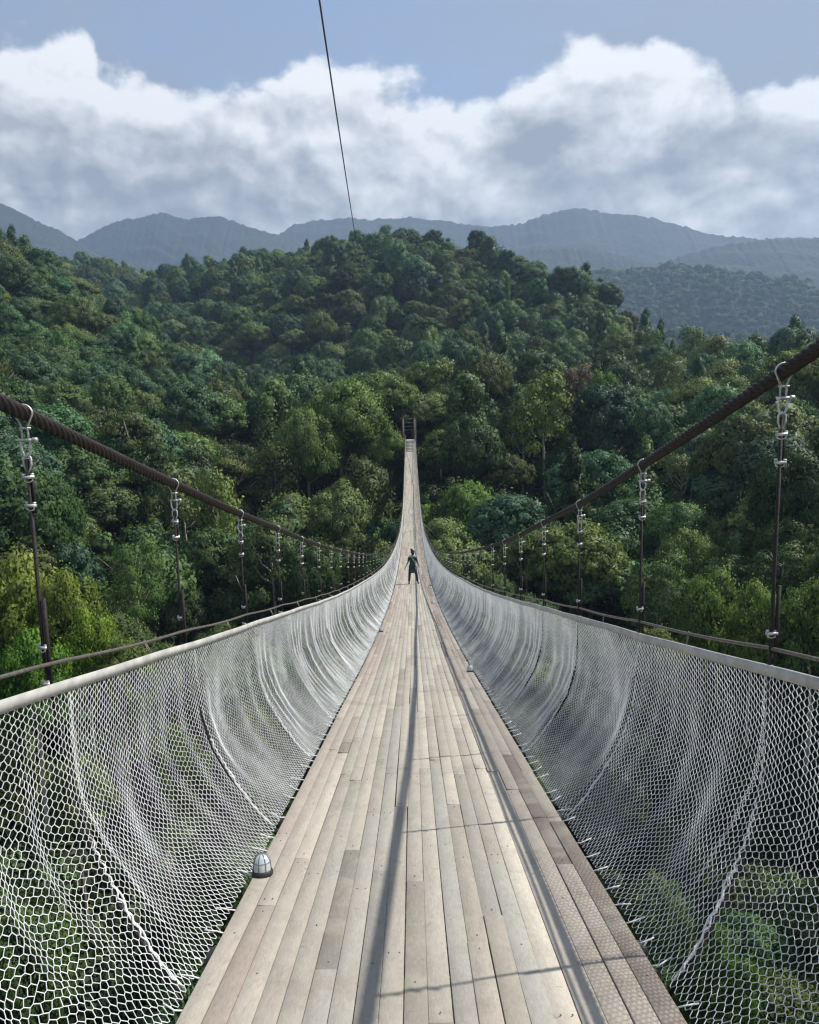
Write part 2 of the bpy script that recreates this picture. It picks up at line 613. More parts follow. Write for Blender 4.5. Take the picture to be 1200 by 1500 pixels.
gx = sgrid(-9000, 9000, 261, 120)
gy = sgrid(-300, 9000, 230, 160)
XX, YY = np.meshgrid(gx, gy)
ZZ = ground(XX.ravel(), YY.ravel())
V = np.c_[XX.ravel(), YY.ravel(), ZZ]
nx, ny = len(gx), len(gy)
ii, jj = np.meshgrid(np.arange(nx-1), np.arange(ny-1))
i0 = (jj*nx+ii).ravel()
m_soil, t, b, o = material('dark_forest_soil')  # dark soil mottled with undergrowth green
tc = t.new('ShaderNodeNewGeometry').outputs['Position']
n1 = t.noise(tc, 0.12, 8, 0.65)
n2 = t.noise(tc, 1.7, 6, 0.65)
c1 = t.ramp(t.math('MULTIPLY', t.math('ADD', n1, n2), 0.5), [(0.35, (0.018, 0.020, 0.012)), (0.5, (0.018, 0.034, 0.012)), (0.65, (0.040, 0.060, 0.022))])
t.l.new(c1, b.inputs['Base Color'])
b.inputs['Roughness'].default_value = 0.95
bn = t.new('ShaderNodeBump')
bn.inputs['Distance'].default_value = 0.8
t.l.new(n2, bn.inputs['Height'])
t.l.new(bn.outputs[0], b.inputs['Normal'])
terr = obj('terrain', npmesh('terrain', V, np.c_[i0, i0+1, i0+nx+1, i0+nx], m_soil, True))
tag(terr, kind='structure')

# far mountains: heightfield strips with gullied flanks
m_mtn, t, b, o = material('forested_mountain')
tc = t.new('ShaderNodeNewGeometry').outputs['Position']
n1 = t.noise(tc, 0.004, 8, 0.6)
n2 = t.noise(tc, 0.045, 7, 0.7)
vo = t.new('ShaderNodeTexVoronoi')
vo.inputs['Scale'].default_value = 0.07
t.l.new(tc, vo.inputs['Vector'])
f = t.math('ADD', t.math('MULTIPLY', n1, 0.5), t.math('ADD', t.math('MULTIPLY', n2, 0.3), t.math('MULTIPLY', vo.outputs['Distance'], 0.02)))
c1 = t.ramp(f, [(0.28, (0.010, 0.018, 0.012)), (0.42, (0.014, 0.025, 0.015)), (0.60, (0.020, 0.033, 0.018))])
t.l.new(c1, b.inputs['Base Color'])
b.inputs['Roughness'].default_value = 0.95
bn = t.new('ShaderNodeBump')
bn.inputs['Strength'].default_value = 1.0
bn.inputs['Distance'].default_value = 2.0
t.l.new(vo.outputs['Distance'], bn.inputs['Height'])
t.l.new(bn.outputs[0], b.inputs['Normal'])


def fbm1(x, seed, octv=6, base=1.0):
    r = np.random.default_rng(seed)
    s = np.zeros_like(x)
    for k in range(octv):
        s += np.sin(x*base*2**k*(1+0.1*r.random())+r.random()*7)*0.5**k
    return s


def vnoise(x, y, seed):
    r = np.random.default_rng(seed)
    T = r.random((256, 256))
    xi, yi = np.floor(x).astype(int), np.floor(y).astype(int)
    fx, fy = x-xi, y-yi
    fx, fy = fx*fx*(3-2*fx), fy*fy*(3-2*fy)
    g_ = lambda a, b: T[a % 256, b % 256]
    return (g_(xi, yi)*(1-fx)+g_(xi+1, yi)*fx)*(1-fy)+(g_(xi, yi+1)*(1-fx)+g_(xi+1, yi+1)*fx)*fy


def ridged(x, y, seed, octv=5):
    s_, a = np.zeros_like(x), 1.0
    for k in range(octv):
        s_ += a*(1-np.abs(2*vnoise(x*2**k+17.3*k, y*2**k-9.1*k, seed+k)-1))
        a *= 0.5
    return s_/1.9


def mountain(ridge, dist, depth, base_z, seed, rough=1.0):
    rp = np.array([at(px, py, dist) for px, py in ridge])
    x = np.linspace(rp[0, 0], rp[-1, 0], 640)
    zc = np.interp(x, rp[:, 0], rp[:, 2])
    zc = zc + fbm1(x/dist*40, seed)*dist*0.0011*rough + vnoise(x/dist*230+99, x*0+3.5, seed+5)*dist*0.0030
    rows = []
    T = np.r_[np.linspace(-0.6, 0, 10)[:-1], np.linspace(0, 1, 110)]
    gl = fbm1(x/dist*9, seed+1, 3)
    for tt in T:
        a = abs(tt)
        y = dist - tt*depth
        k = (1-a)**1.25 if tt > 0 else (1-a)
        gully = (ridged(x/dist*8+a*1.3+60, np.full_like(x, a*7.0+30)+gl*0.4, seed+2)-0.55)*min(a*7, 1)*(1.15-a)*dist*0.022*rough
        z = base_z+(zc-base_z)*k + gully + (vnoise(x/dist*260+300, np.full_like(x, a*90+50), seed+3)-0.5)*dist*0.0016
        rows.append(np.c_[x, np.full_like(x, y)+gl*depth*0.07*a, z])
    V = np.concatenate(rows)
    nx, ny = len(x), len(T)
    ii, jj = np.meshgrid(np.arange(nx-1), np.arange(ny-1))
    i0 = (jj*nx+ii).ravel()
    o = obj('mountain', npmesh('mountain', V, np.c_[i0, i0+1, i0+nx+1, i0+nx], m_mtn, True))
    tag(o, kind='structure')
    return o


mountain([(-500, 330), (-250, 280), (-60, 290), (0, 301), (40, 318), (90, 340), (140, 372), (220, 410), (300, 430)], 3100, 900, 40, 11)
mountain([(40, 400), (95, 370), (130, 345), (180, 322), (235, 314), (275, 324), (315, 317), (360, 331), (415, 348), (470, 372), (560, 420)], 3500, 900, 40, 12)
mountain([(330, 400), (400, 350), (430, 332), (460, 325), (520, 322), (600, 320), (690, 332), (760, 330), (800, 316), (850, 306), (900, 313), (950, 320), (985, 330), (1030, 342), (1110, 352), (1200, 350), (1350, 360), (1700, 340), (1900, 380)], 4000, 1100, 40, 13)
mountain([(560, 425), (680, 392), (760, 372), (830, 362), (900, 375), (960, 388), (1010, 372), (1080, 358), (1150, 350), (1230, 352), (1400, 340), (1700, 380)], 3100, 800, 30, 14, 0.9)

# ------------------------------------------------------------------ trees
LM = {
    'deep': leaf_material('deep_green_leaves', (0.024, 0.050, 0.014), (0.056, 0.096, 0.022), (0.120, 0.160, 0.036)),
    'olive': leaf_material('olive_green_leaves', (0.038, 0.058, 0.014), (0.088, 0.115, 0.026), (0.165, 0.185, 0.045)),
    'blue': leaf_material('blue_green_leaves', (0.022, 0.050, 0.020), (0.048, 0.092, 0.032), (0.098, 0.145, 0.050)),
    'bright': leaf_material('bright_young_leaves', (0.060, 0.100, 0.016), (0.140, 0.205, 0.034), (0.240, 0.300, 0.060), 0.35),
    'rust': leaf_material('russet_leaves', (0.070, 0.045, 0.024), (0.115, 0.075, 0.040), (0.160, 0.120, 0.065)),
}

ICO = None


def ico():
    global ICO
    if ICO is None:
        bm = bmesh.new()
        bmesh.ops.create_icosphere(bm, subdivisions=2, radius=1)
        ICO = (np.array([v.co[:] for v in bm.verts]), np.array([[v.index for v in f.verts] for f in bm.faces]))
        bm.free()
    return ICO


def crown_mesh(name, lobes, leaf, nleaf, mat, seed, core=0.80, droop=0.0, low=-0.45, spread=0.16):
    r = np.random.default_rng(seed)
    Vs, F3, F4, tone, NS = [], [], [], [], []
    n = 0
    iv, iF = ico()
    wts = np.array([l[3]*l[3]+l[3]*l[4] for l in lobes])
    wts /= wts.sum()
    cc0 = np.array([0, 0, np.mean([l[2] for l in lobes])-1.0])
    for li, (x, y, z, rx, rz) in enumerate(lobes):
        c = np.array([x, y, z])
        lt = r.normal(0, 0.10)
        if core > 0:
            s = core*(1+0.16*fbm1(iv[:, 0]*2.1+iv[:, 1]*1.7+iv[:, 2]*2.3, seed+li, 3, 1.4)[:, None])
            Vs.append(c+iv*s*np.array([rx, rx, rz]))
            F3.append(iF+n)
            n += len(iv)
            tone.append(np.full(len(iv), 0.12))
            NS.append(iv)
        k = max(8, int(nleaf*wts[li]))
        d = r.normal(size=(k*3, 3))
        d /= np.linalg.norm(d, axis=1)[:, None]
        d = d[d[:, 2] > low+0.3*r.random(len(d))][:k]
        k = len(d)
        bump = 1+0.14*fbm1(d[:, 0]*4+d[:, 1]*3+d[:, 2]*3.6, seed+li*3, 3, 1.3)
        rad = bump*(1-spread*0.6+spread*np.abs(r.normal(size=k)))
        P = c+d*rad[:, None]*np.array([rx, rx, rz])
        P[:, 2] -= droop*r.random(k)*rz
        nrm = d+r.normal(0, 0.36, (k, 3))+np.array([0, 0, 0.20])
        nrm /= np.linalg.norm(nrm, axis=1)[:, None]
        tv = np.cross(nrm, r.normal(size=(k, 3)))
        tv /= np.linalg.norm(tv, axis=1)[:, None]
        bv = -np.cross(nrm, tv)
        L = leaf*(0.6+0.8*r.random(k))[:, None]
        Wd = L*(0.30+0.18*r.random(k))[:, None]
        q = np.stack([P-tv*L*0.5, P+bv*Wd-nrm*L*0.05, P+tv*L*0.5-nrm*L*0.12, P-bv*Wd-nrm*L*0.05], 1).reshape(-1, 3)
        Vs.append(q)
        cd = P-cc0
        cd /= np.linalg.norm(cd, axis=1)[:, None]
        sn = 0.42*d+0.33*cd+0.30*nrm
        sn /= np.linalg.norm(sn, axis=1)[:, None]
        NS.append(np.repeat(sn, 4, axis=0))
        F4.append(np.arange(4*k).reshape(-1, 4)+n)
        n += 4*k
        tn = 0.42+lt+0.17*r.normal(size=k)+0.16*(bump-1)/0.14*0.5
        tone.append(np.repeat(np.clip(tn, 0, 1), 4))
    Fl = ([np.concatenate(F3)] if F3 else [])+[np.concatenate(F4)]
    me = npmesh(name, np.concatenate(Vs), Fl, mat)
    me.polygons.foreach_set('use_smooth', np.ones(len(me.polygons), dtype=bool))
    me.normals_split_custom_set_from_vertices(np.concatenate(NS).tolist())
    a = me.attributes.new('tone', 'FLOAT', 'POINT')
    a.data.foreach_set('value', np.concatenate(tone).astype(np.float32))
    return me


def trunk_mesh(name, H, r0, mat, seed, limbs=5, zl=0.55, spread=3.0, lean=0.4):
    r = np.random.default_rng(seed)
    mb = MB()
    zz = np.linspace(-2.5, H, 8)
    px = lean*np.sin(zz/H*2+seed)
    py = lean*np.cos(zz/H*1.6+seed*2)-lean
    P = np.c_[px, py, zz]
    mb.tube(P, np.interp(zz, [-2.5, 0.5, H], [r0*1.5, r0, r0*0.35]), 7)
    for k in range(limbs):
        z = H*(zl+(0.95-zl)*r.random())
        a = k*2.4+r.random()
        b0 = np.array([np.interp(z, zz, px), np.interp(z, zz, py), z])
        e = b0+np.array([math.cos(a), math.sin(a), 0.65])*spread*(0.7+0.5*r.random())
        m = (b0+e)/2-np.array([0, 0, 0.25*spread*0.5])
        mb.tube([b0, m, e], [r0*0.42, r0*0.28, r0*0.12], 5)
    return mb.mesh(name, mat, True)


def hemi(n, Rr, flat, z0, r0, r1, r, zmin=-0.25, vz=0.8):
    out = []
    g = 2.399963
    for i in range(n):
        u = 1-(i+0.5)/n*(1-zmin)
        rad = math.sqrt(max(0, 1-u*u))
        a = i*g+r.normal()*0.25
        rr = r0+(r1-r0)*r.random()
        k = Rr*(0.88+0.2*r.random())
        out.append((rad*math.cos(a)*k, rad*math.sin(a)*k, z0+u*k*flat, rr, rr*vz))
    return out


PROTO = {}


def proto(key, lobes, leaf, nleaf, mat, seed, H, tr, bark=None, phrase='', **kw):
    kc = {k: v for k, v in kw.items() if k in ('core', 'droop', 'low', 'spread')}
    kt = {k: v for k, v in kw.items() if k in ('limbs', 'zl', 'lean')}
    zs = max(l[2]+l[4] for l in lobes)
    rs = max(math.hypot(l[0], l[1])+l[3] for l in lobes)
    PROTO[key] = dict(crown=crown_mesh('crown', lobes, leaf, nleaf, LM[mat], seed, **kc),
                      trunk=trunk_mesh('trunk', H, tr, bark or M_BARK, seed, spread=rs*0.55, **kt), top=zs, rad=rs, phrase=phrase)


def make_protos():
    r = np.random.default_rng(3)
    proto('round', [(0, 0, 8.0, 3.7, 3.0)]+hemi(40, 3.9, 0.80, 8.0, 0.80, 1.40, r, -0.35), 0.31, 11000, 'deep', 21, 9, 0.32, phrase='round-crowned broadleaf tree')
    proto('cauli', [(0, 0, 7.9, 4.0, 2.6)]+hemi(46, 4.4, 0.66, 7.8, 0.65, 1.10, r, -0.3), 0.28, 11500, 'olive', 22, 9, 0.34, phrase='knobbly domed tree')
    proto('dome', [(0, 0, 9.2, 3.4, 3.3)]+hemi(36, 3.6, 1.0, 9.2, 0.75, 1.35, r, -0.55), 0.30, 11000, 'blue', 23, 10, 0.32, phrase='tall domed tree')
    um = [(math.cos(a)*q, math.sin(a)*q, 10.2+0.9*math.cos(q*0.5)+r.normal()*0.35, 1.5+0.5*r.random(), 0.55) for q, a in
          [(0.6, 0.3)]+[(2.4, k*1.26+0.4) for k in range(5)]+[(4.3, k*0.8+0.1) for k in range(8)]]
    rg = [(0, 0, 8.0, 2.4, 2.6), (1.8, -0.8, 6.6, 2.0, 1.6), (-1.6, 1.2, 7.2, 1.9, 1.7)]+[(r.normal()*2.0, r.normal()*2.0, 6.2+abs(r.normal())*2.4, 0.6+0.8*r.random(), 0.6+0.6*r.random()) for _ in range(34)]
    proto('ragged', rg, 0.34, 9500, 'deep', 41, 9, 0.3, phrase='ragged uneven tree', spread=0.35, core=0.72)
    fs = [(math.cos(k*2.4)*(0.5+0.30*k**0.9), math.sin(k*2.4)*(0.5+0.30*k**0.9), 10.5-0.035*k*k*0.35+r.normal()*0.4, 1.0+0.5*r.random(), 0.7) for k in range(22)]
    proto('feathery', fs, 0.24, 8500, 'olive', 42, 10, 0.26, M_BARKP, 'feathery spreading tree', spread=0.4, core=0.6, low=-0.3, limbs=8, zl=0.6)
    proto('umbrella', um, 0.34, 4600, 'olive', 24, 10.4, 0.26, M_BARKP, 'flat-topped umbrella tree', core=0.7, low=-0.15, limbs=7, zl=0.75)
    tl = [(math.cos(k*2.4)*1.25*(1-k/20), math.sin(k*2.4)*1.25*(1-k/20), 4.2+k*0.86, 1.45-0.045*k, 1.35) for k in range(13)]
    proto('column', tl, 0.38, 4600, 'deep', 25, 13, 0.26, phrase='narrow upright tree')
    vn = [(math.cos(k*2.1)*1.5, math.sin(k*2.1)*1.5, 3.2+k*0.80, 1.5+0.3*r.random(), 2.3) for k in range(12)]+[(0.8, 0, 13.6, 1.9, 1.5)]
    proto('vine', vn, 0.34, 6800, 'olive', 26, 12, 0.4, phrase='vine-draped tree', droop=0.5, low=-1.2)
    sp = [(math.cos(k*2.0)*(1.2+1.7*r.random()), math.sin(k*2.0)*(1.2+1.7*r.random()), 8.5+k*0.46, 1.0+0.4*r.random(), 0.85) for k in range(11)]
    proto('sparse', sp, 0.36, 2700, 'olive', 27, 13, 0.24, M_BARKP, 'thin-crowned tree on a bare pale trunk', core=0.0, spread=0.5, low=-0.8, limbs=9, zl=0.6)
    rt = [(math.cos(k*2.0)*(0.9+1.5*r.random()), math.sin(k*2.0)*(0.9+1.5*r.random()), 7.0+k*0.5, 1.1+0.4*r.random(), 0.95) for k in range(11)]
    proto('rust', rt, 0.34, 3200, 'rust', 28, 12, 0.24, M_BARKP, 'tree with a russet brown crown', core=0.5, spread=0.4, low=-0.8, limbs=7)
    proto('lime', [(0, 0, 6.0, 2.2, 1.9)]+hemi(16, 2.9, 0.8, 6.0, 0.95, 1.45, r, -0.4), 0.30, 6500, 'bright', 29, 6.5, 0.2, M_BARKP, 'yellow-green leafy tree', spread=0.3)
    # finer ones for the trees close to the bridge
    proto('near_round', [(0, 0, 7.9, 3.6, 2.7)]+hemi(44, 3.9, 0.78, 7.9, 0.75, 1.2, r, -0.35), 0.20, 22000, 'deep', 31, 9, 0.3, phrase='round-crowned broadleaf tree', spread=0.24, core=0.78)
    proto('near_olive', [(0, 0, 7.3, 3.3, 2.4)]+hemi(50, 3.8, 0.74, 7.2, 0.65, 1.1, r, -0.35), 0.19, 21000, 'olive', 32, 8.5, 0.28, phrase='knobbly domed tree', spread=0.24, core=0.76)
    nl = [(0, 0, 5.8, 1.6, 1.6)]+hemi(18, 2.8, 0.95, 5.6, 0.75, 1.2, r, -0.6)
    proto('near_lime', nl, 0.22, 12000, 'bright', 33, 6.4, 0.16, M_BARKP, 'yellow-green leafy tree', spread=0.42, core=0.62, low=-0.6)
    ls = [(math.cos(k*2.0)*(0.9+1.9*r.random()), math.sin(k*2.0)*(0.9+1.9*r.random()), 6.0+k*0.42, 0.8+0.4*r.random(), 0.6) for k in range(13)]
    proto('near_sparse', ls, 0.20, 8000, 'deep', 34, 10, 0.17, M_BARKP, 'thin-crowned tree on a bare pale trunk', core=0.0, spread=0.5, low=-0.7, limbs=9, zl=0.55)
    sh = hemi(9, 1.3, 0.6, 0.9, 0.6, 1.0, r, -0.2)
    proto('shrub', sh, 0.26, 1500, 'deep', 35, 1.2, 0.06, phrase='shrub', spread=0.3)


make_protos()
KEYS = list(PROTO)

TREES = []          # dicts: x y z (base) s (xy scale) sz rot key tint


def tree_at(x, y, key, s, sz=None, rot=None, tint=None, special=None, gz=None):
    TREES.append(dict(x=x, y=y, z=gz, s=s, sz=sz or s, rot=rng.random()*6.28 if rot is None else rot, key=key, tint=tint, special=special))


def special(px, py, d, key, width, tint=None, label=None):
    P = at(px, py, d)
    g = ground(P[0], P[1])[0]
    pr = PROTO[key]
    s = width/2/pr['rad']
    sz = (P[2]-g)/pr['top']
    base = g
    if sz < s*0.62:
        sz = s*0.62
        base = P[2]-pr['top']*sz
    if sz > s*1.9:
        sz = s*1.9
        base = P[2]-pr['top']*sz
    TREES.append(dict(x=P[0], y=P[1], z=base, s=s, sz=sz, rot=rng.random()*6.28, key=key, tint=tint, special=label or 'yes'))
    return P[0], P[1], s*pr['rad']


SP = []
for a in [
    (505, 556, 148, 'near_olive', 19, (1.4, 1.6, 1.3), 'huge olive green tree standing left of the far gate, taller than its neighbours'),
    (450, 600, 140, 'near_olive', 14, (1.25, 1.45, 1.2), 'olive green tree at the left foot of the huge tree by the far gate'),
    (560, 620, 146, 'near_olive', 10, (1.2, 1.45, 1.2), 'leafy olive tree touching the left side of the far gate'),
    (682, 541, 150, 'vine', 8.6, (0.70, 0.92, 0.80), 'tall vine-draped tree like a green tower, right of the far gate'),
    (641, 630, 146, 'feathery', 8.5, (1.3, 1.5, 1.1), 'small umbrella tree with a thin pale trunk just right of the far gate'),
    (640, 522, 195, 'cauli', 19, (1.2, 1.3, 1.1), 'wide low-domed tree behind the vine-draped tree'),
    (795, 545, 145, 'sparse', 11, (1.5, 1.5, 1.2), 'tall thin-crowned tree with pale trunks left of the russet crown'),
    (770, 585, 142, 'sparse', 8, (1.3, 1.4, 1.1), 'shorter thin-crowned tree with a pale trunk right of the vine-draped tree'),
    (836, 535, 172, 'rust', 9, (1, 1, 1), 'tree with a russet brown crown on the right bank'),
    (882, 545, 178, 'lime', 9.5, (0.75, 0.85, 0.75), 'fresh green tree just right of the russet crown'),
    (470, 455, 380, 'cauli', 15, (1.3, 1.35, 1.0), 'pale green crown standing out on the middle of the central hill'),
    (858, 385, 400, 'column', 10, (0.7, 0.8, 0.8), 'dark upright tree breaking the right skyline of the central hill'),
    (825, 392, 405, 'round', 13, (0.7, 0.8, 0.8), 'dark round tree on the crest left of the dark upright skyline tree'),
    (945, 452, 340, 'column', 8, (0.65, 0.75, 0.8), 'narrow dark tree at the right end of the hill crest, left of a pair'),
    (968, 466, 338, 'column', 7, (0.6, 0.7, 0.75), 'narrow dark tree at the right end of the hill crest, right of a pair'),
    (985, 497, 300, 'column', 5, (0.6, 0.7, 0.75), 'small dark spire of a tree on the saddle right of the central hill'),
    (843, 450, 370, 'vine', 10, (0.75, 0.85, 0.75), 'tall draped tree with a pale streak down its trunk on the right flank'),
    (1110, 490, 225, 'column', 9, (1.15, 1.2, 1.0), 'light green upright tree on the right ridge line'),
    (1000, 735, 108, 'near_round', 12, (1.5, 1.6, 1.5), 'broad round tree right of the third right suspender'),
    (1010, 775, 92, 'near_olive', 9, (1.35, 1.5, 1.2), 'knobbly domed tree in front of the broad round tree, right of the bridge'),
    (965, 812, 84, 'near_sparse', 8, (1.7, 1.6, 1.6), 'slender pale-trunked tree standing over the right net'),
    (1045, 835, 66, 'near_lime', 6.5, (0.9, 0.92, 1.1), 'bright green leafy tree between the two nearest right suspenders'),
    (1115, 855, 60, 'near_lime', 5.0, (1.0, 1.0, 1.15), 'bright green tree just left of the nearest right suspender'),
    (1185, 850, 58, 'near_lime', 5.5, (0.75, 0.78, 1.0), 'bright green tree at the right edge behind the nearest right suspender'),
    (1165, 760, 88, 'near_round', 9, (1.2, 1.3, 1.3), 'grey-green tree behind the nearest right suspender'),
    (1080, 750, 100, 'near_olive', 9, (1.2, 1.2, 1.1), 'pale olive tree between the broad round tree and the right edge'),
    (30, 815, 50, 'near_lime', 7.0, (1.35, 1.1, 1.1), 'large yellow-green tree at the left edge below the main cable'),
    (95, 835, 48, 'near_lime', 4.6, (1.25, 1.05, 1.1), 'yellow-green tree just right of the nearest left suspender'),
    (130, 893, 46, 'near_lime', 3.6, (1.2, 1.2, 0.9), 'small yellow-green tree above the left rail'),
    (45, 925, 40, 'near_lime', 4.2, (0.72, 0.95, 0.7), 'fresh green tree low at the left edge above the hand cable'),
    (175, 935, 42, 'near_olive', 4.5, (1.1, 1.15, 0.9), 'low olive tree peeping over the left rail'),
    (65, 690, 100, 'near_round', 10, (1.2, 1.3, 1.3), 'pale round tree behind the nearest left suspender'),
    (70, 585, 190, 'lime', 13, (0.6, 0.72, 0.6), 'fresh green tree rising just above the left main cable'),
    (195, 790, 78, 'near_sparse', 6, (1.9, 1.8, 1.7), 'slender tree with pale twigs left of the second left suspender'),
    (35, 345, 335, 'column', 10, (0.8, 0.9, 0.9), 'upright tree on the left skyline'),
    (95, 415, 330, 'cauli', 16, (1.5, 1.25, 0.8), 'yellowish olive crown near the top of the left slope'),
    (1055, 1365, 34, 'near_lime', 4.2, (0.42, 0.56, 0.45), 'green treetop seen through the lower right net'),
    (965, 1285, 36, 'near_olive', 4.0, (0.95, 1.1, 0.9), 'dark green treetop seen through the right net near the deck'),
    (20, 1330, 34, 'near_round', 6, (1.1, 1.1, 1.1), 'grey-green treetop seen through the lower left net'),
    (370, 1035, 62, 'near_olive', 6, (1.3, 1.3, 0.9), 'olive treetop seen through the left net fold'),
    (230, 1060, 52, 'near_lime', 4.5, (0.55, 0.62, 0.5), 'yellowish treetop seen through the middle of the left net'),
    (110, 1110, 44, 'near_olive', 5, (1.2, 1.2, 0.9), 'olive treetop seen through the left net near the edge'),
]:
    SP.append(special(*a))

# scattered forest


KEEP = [(640, 722, 660, 150), (745, 830, 715, 145), (425, 590, 720, 148), (615, 662, 690, 146), (812, 905, 600, 172)]


def scatter(x0, x1, y0, y1, step, dens_keys, s_rng, cond, seed):
    r = np.random.default_rng(seed)
    xs = np.arange(x0, x1, step)
    ys = np.arange(y0, y1, step)
    A, B = np.meshgrid(xs, ys)
    A = (A+np.where((np.arange(len(ys)) % 2)[:, None] == 1, step/2, 0)).ravel()
    B = B.ravel()
    A = A+r.uniform(-0.42, 0.42, len(A))*step
    B = B+r.uniform(-0.42, 0.42, len(B))*step
    k = cond(A, B)
    A, B = A[k], B[k]
    Z = ground(A, B)
    px, py, d = project(np.c_[A, B, Z+10])
    ok = (px > -260) & (px < 1460) & (py > -50) & (py < 1800) & (d > 3)
    A, B, Z, px, d = A[ok], B[ok], Z[ok], px[ok], d[ok]
    pt = project(np.c_[A, B, Z+13])[1]
    patch = wav(A, B, 0.021, 5)
    for i in range(len(A)):
        x, y = A[i], B[i]
        for sx, sy, sr in SP:
            if (x-sx)**2+(y-sy)**2 < (0.75*sr+1.2)**2:
                break
        else:
            if abs(x-X0) < 4.2 and y < 168 and y > -20:
                # keep the line of the bridge clear above the canopy
                if Z[i] > deck(min(y, 152))-18:
                    if abs(x) < 3.6 or y < 120:
                        continue
            if any(a_ < px[i] < b_ and d[i] < dd0-2 and d[i] > 60 and pt[i] < yb for a_, b_, yb, dd0 in KEEP):
                continue
            keys, wts = dens_keys(x, y, patch[i])
            key = keys[r.choice(len(keys), p=np.array(wts)/sum(wts))]
            s = r.uniform(*s_rng)*(1.12 if r.random() < 0.12 else 1.0)
            lum = np.clip(r.normal(1.18, 0.30), 0.55, 2.1)*(1+0.14*patch[i])
            if r.random() < 0.04:
                lum *= 1.45
            tint = (lum*r.uniform(0.84, 1.10), lum, lum*r.uniform(0.85, 1.25))
            sz = (0.35+0.65*s)*r.choice([0.9, 1.05, 1.2, 1.35, 1.6], p=[.2, .25, .25, .2, .1])*r.uniform(0.94, 1.06)
            near_line = abs(x-X0) < 9 and y < 168
            pr = PROTO[key]
            if near_line and Z[i]+pr['top']*sz > deck(min(max(y, -10), 152))-2.5 and abs(x-X0) < pr['rad']*s+1.8:
                continue
            TREES.append(dict(x=x, y=y, z=Z[i]-0.3, s=s, sz=sz, rot=r.random()*6.28, key=key, tint=tint, special=None))


def mixk(x, y, p):
    right = x > 0.05*y
    w8 = [2.6, 3.0+(1 if right else 0), 2.2, 0.10, 0.5, 0.35, 0.25, 0.02, 0.25, 1.9, 1.1+(0.8 if right else 0)]
    return ['round', 'cauli', 'dome', 'umbrella', 'column', 'vine', 'sparse', 'rust', 'lime', 'ragged', 'feathery'], w8


def neark(x, y, p):
    return ['near_round', 'near_olive', 'near_sparse', 'near_lime'], [3.4, 3.0, 0.8, 0.15]


dist = lambda x, y: np.hypot(x, y)
scatter(-75, 75, 14, 104, 6.2, neark, (0.62, 1.0), lambda x, y: dist(x, y) < 100, 101)
scatter(-360, 360, 60, 470, 6.8, mixk, (0.85, 1.5), lambda x, y: (dist(x, y) >= 100) & (dist(x, y) < 400), 102)
scatter(-520, 560, 250, 820, 8.0, mixk, (1.0, 1.75), lambda x, y: (dist(x, y) >= 400) & (dist(x, y) < 760), 103)
scatter(-700, 1000, 600, 1200, 12.0, mixk, (1.2, 1.9), lambda x, y: (dist(x, y) >= 760) & (dist(x, y) < 1100), 104)
scatter(-900, 1700, 800, 2150, 16.0, mixk, (1.4, 2.3), lambda x, y: (dist(x, y) >= 1100) & (dist(x, y) < 2150), 105)

# choose the 300 trees that show largest
TP = np.array([(t_['x'], t_['y'], t_['z']+PROTO[t_['key']]['top']*t_['sz']*0.85) for t_ in TREES])
px, py, dd_ = project(TP)
rr = np.array([PROTO[t_['key']]['rad']*t_['s'] for t_ in TREES])
size = rr/np.maximum(dd_, 1)*1100
inside = (px > -size*0.5) & (px < 1200+size*0.5) & (py > 250) & (py < 1500+size*0.4)
clear = np.ones(len(TREES), bool)
for fr in np.linspace(0.25, 0.92, 10):
    q = TP*fr
    clear &= ground(q[:, 0], q[:, 1])+7.0 < q[:, 2]+3.0
under_deck = (np.abs(TP[:, 0]-X0)/np.maximum(TP[:, 1], 1) < 0.85/np.maximum(TP[:, 1], 1)*1.0)
score = np.where(inside & clear, size, 0)
for i, t_ in enumerate(TREES):
    if t_['special']:
        score[i] += 1e4
order = np.argsort(-score)[:296]
picked = [i for i in order if score[i] > 0]

used_labels = {}


def tone_word(tn, key):
    if key in ('rust',):
        return 'russet'
    lum = tn[1]
    warm = tn[0]/max(tn[2], 0.01)
    if key in ('lime', 'near_lime'):
        return 'bright' if lum > 0.9 else 'fresh'
    if lum > 1.25:
        return 'pale yellowish' if warm > 1.1 else 'pale'
    if lum < 0.82:
        return 'dark bluish' if warm < 0.95 else 'dark'
    return 'olive-tinged' if warm > 1.15 else ('blue-green' if warm < 0.92 else 'mid green')


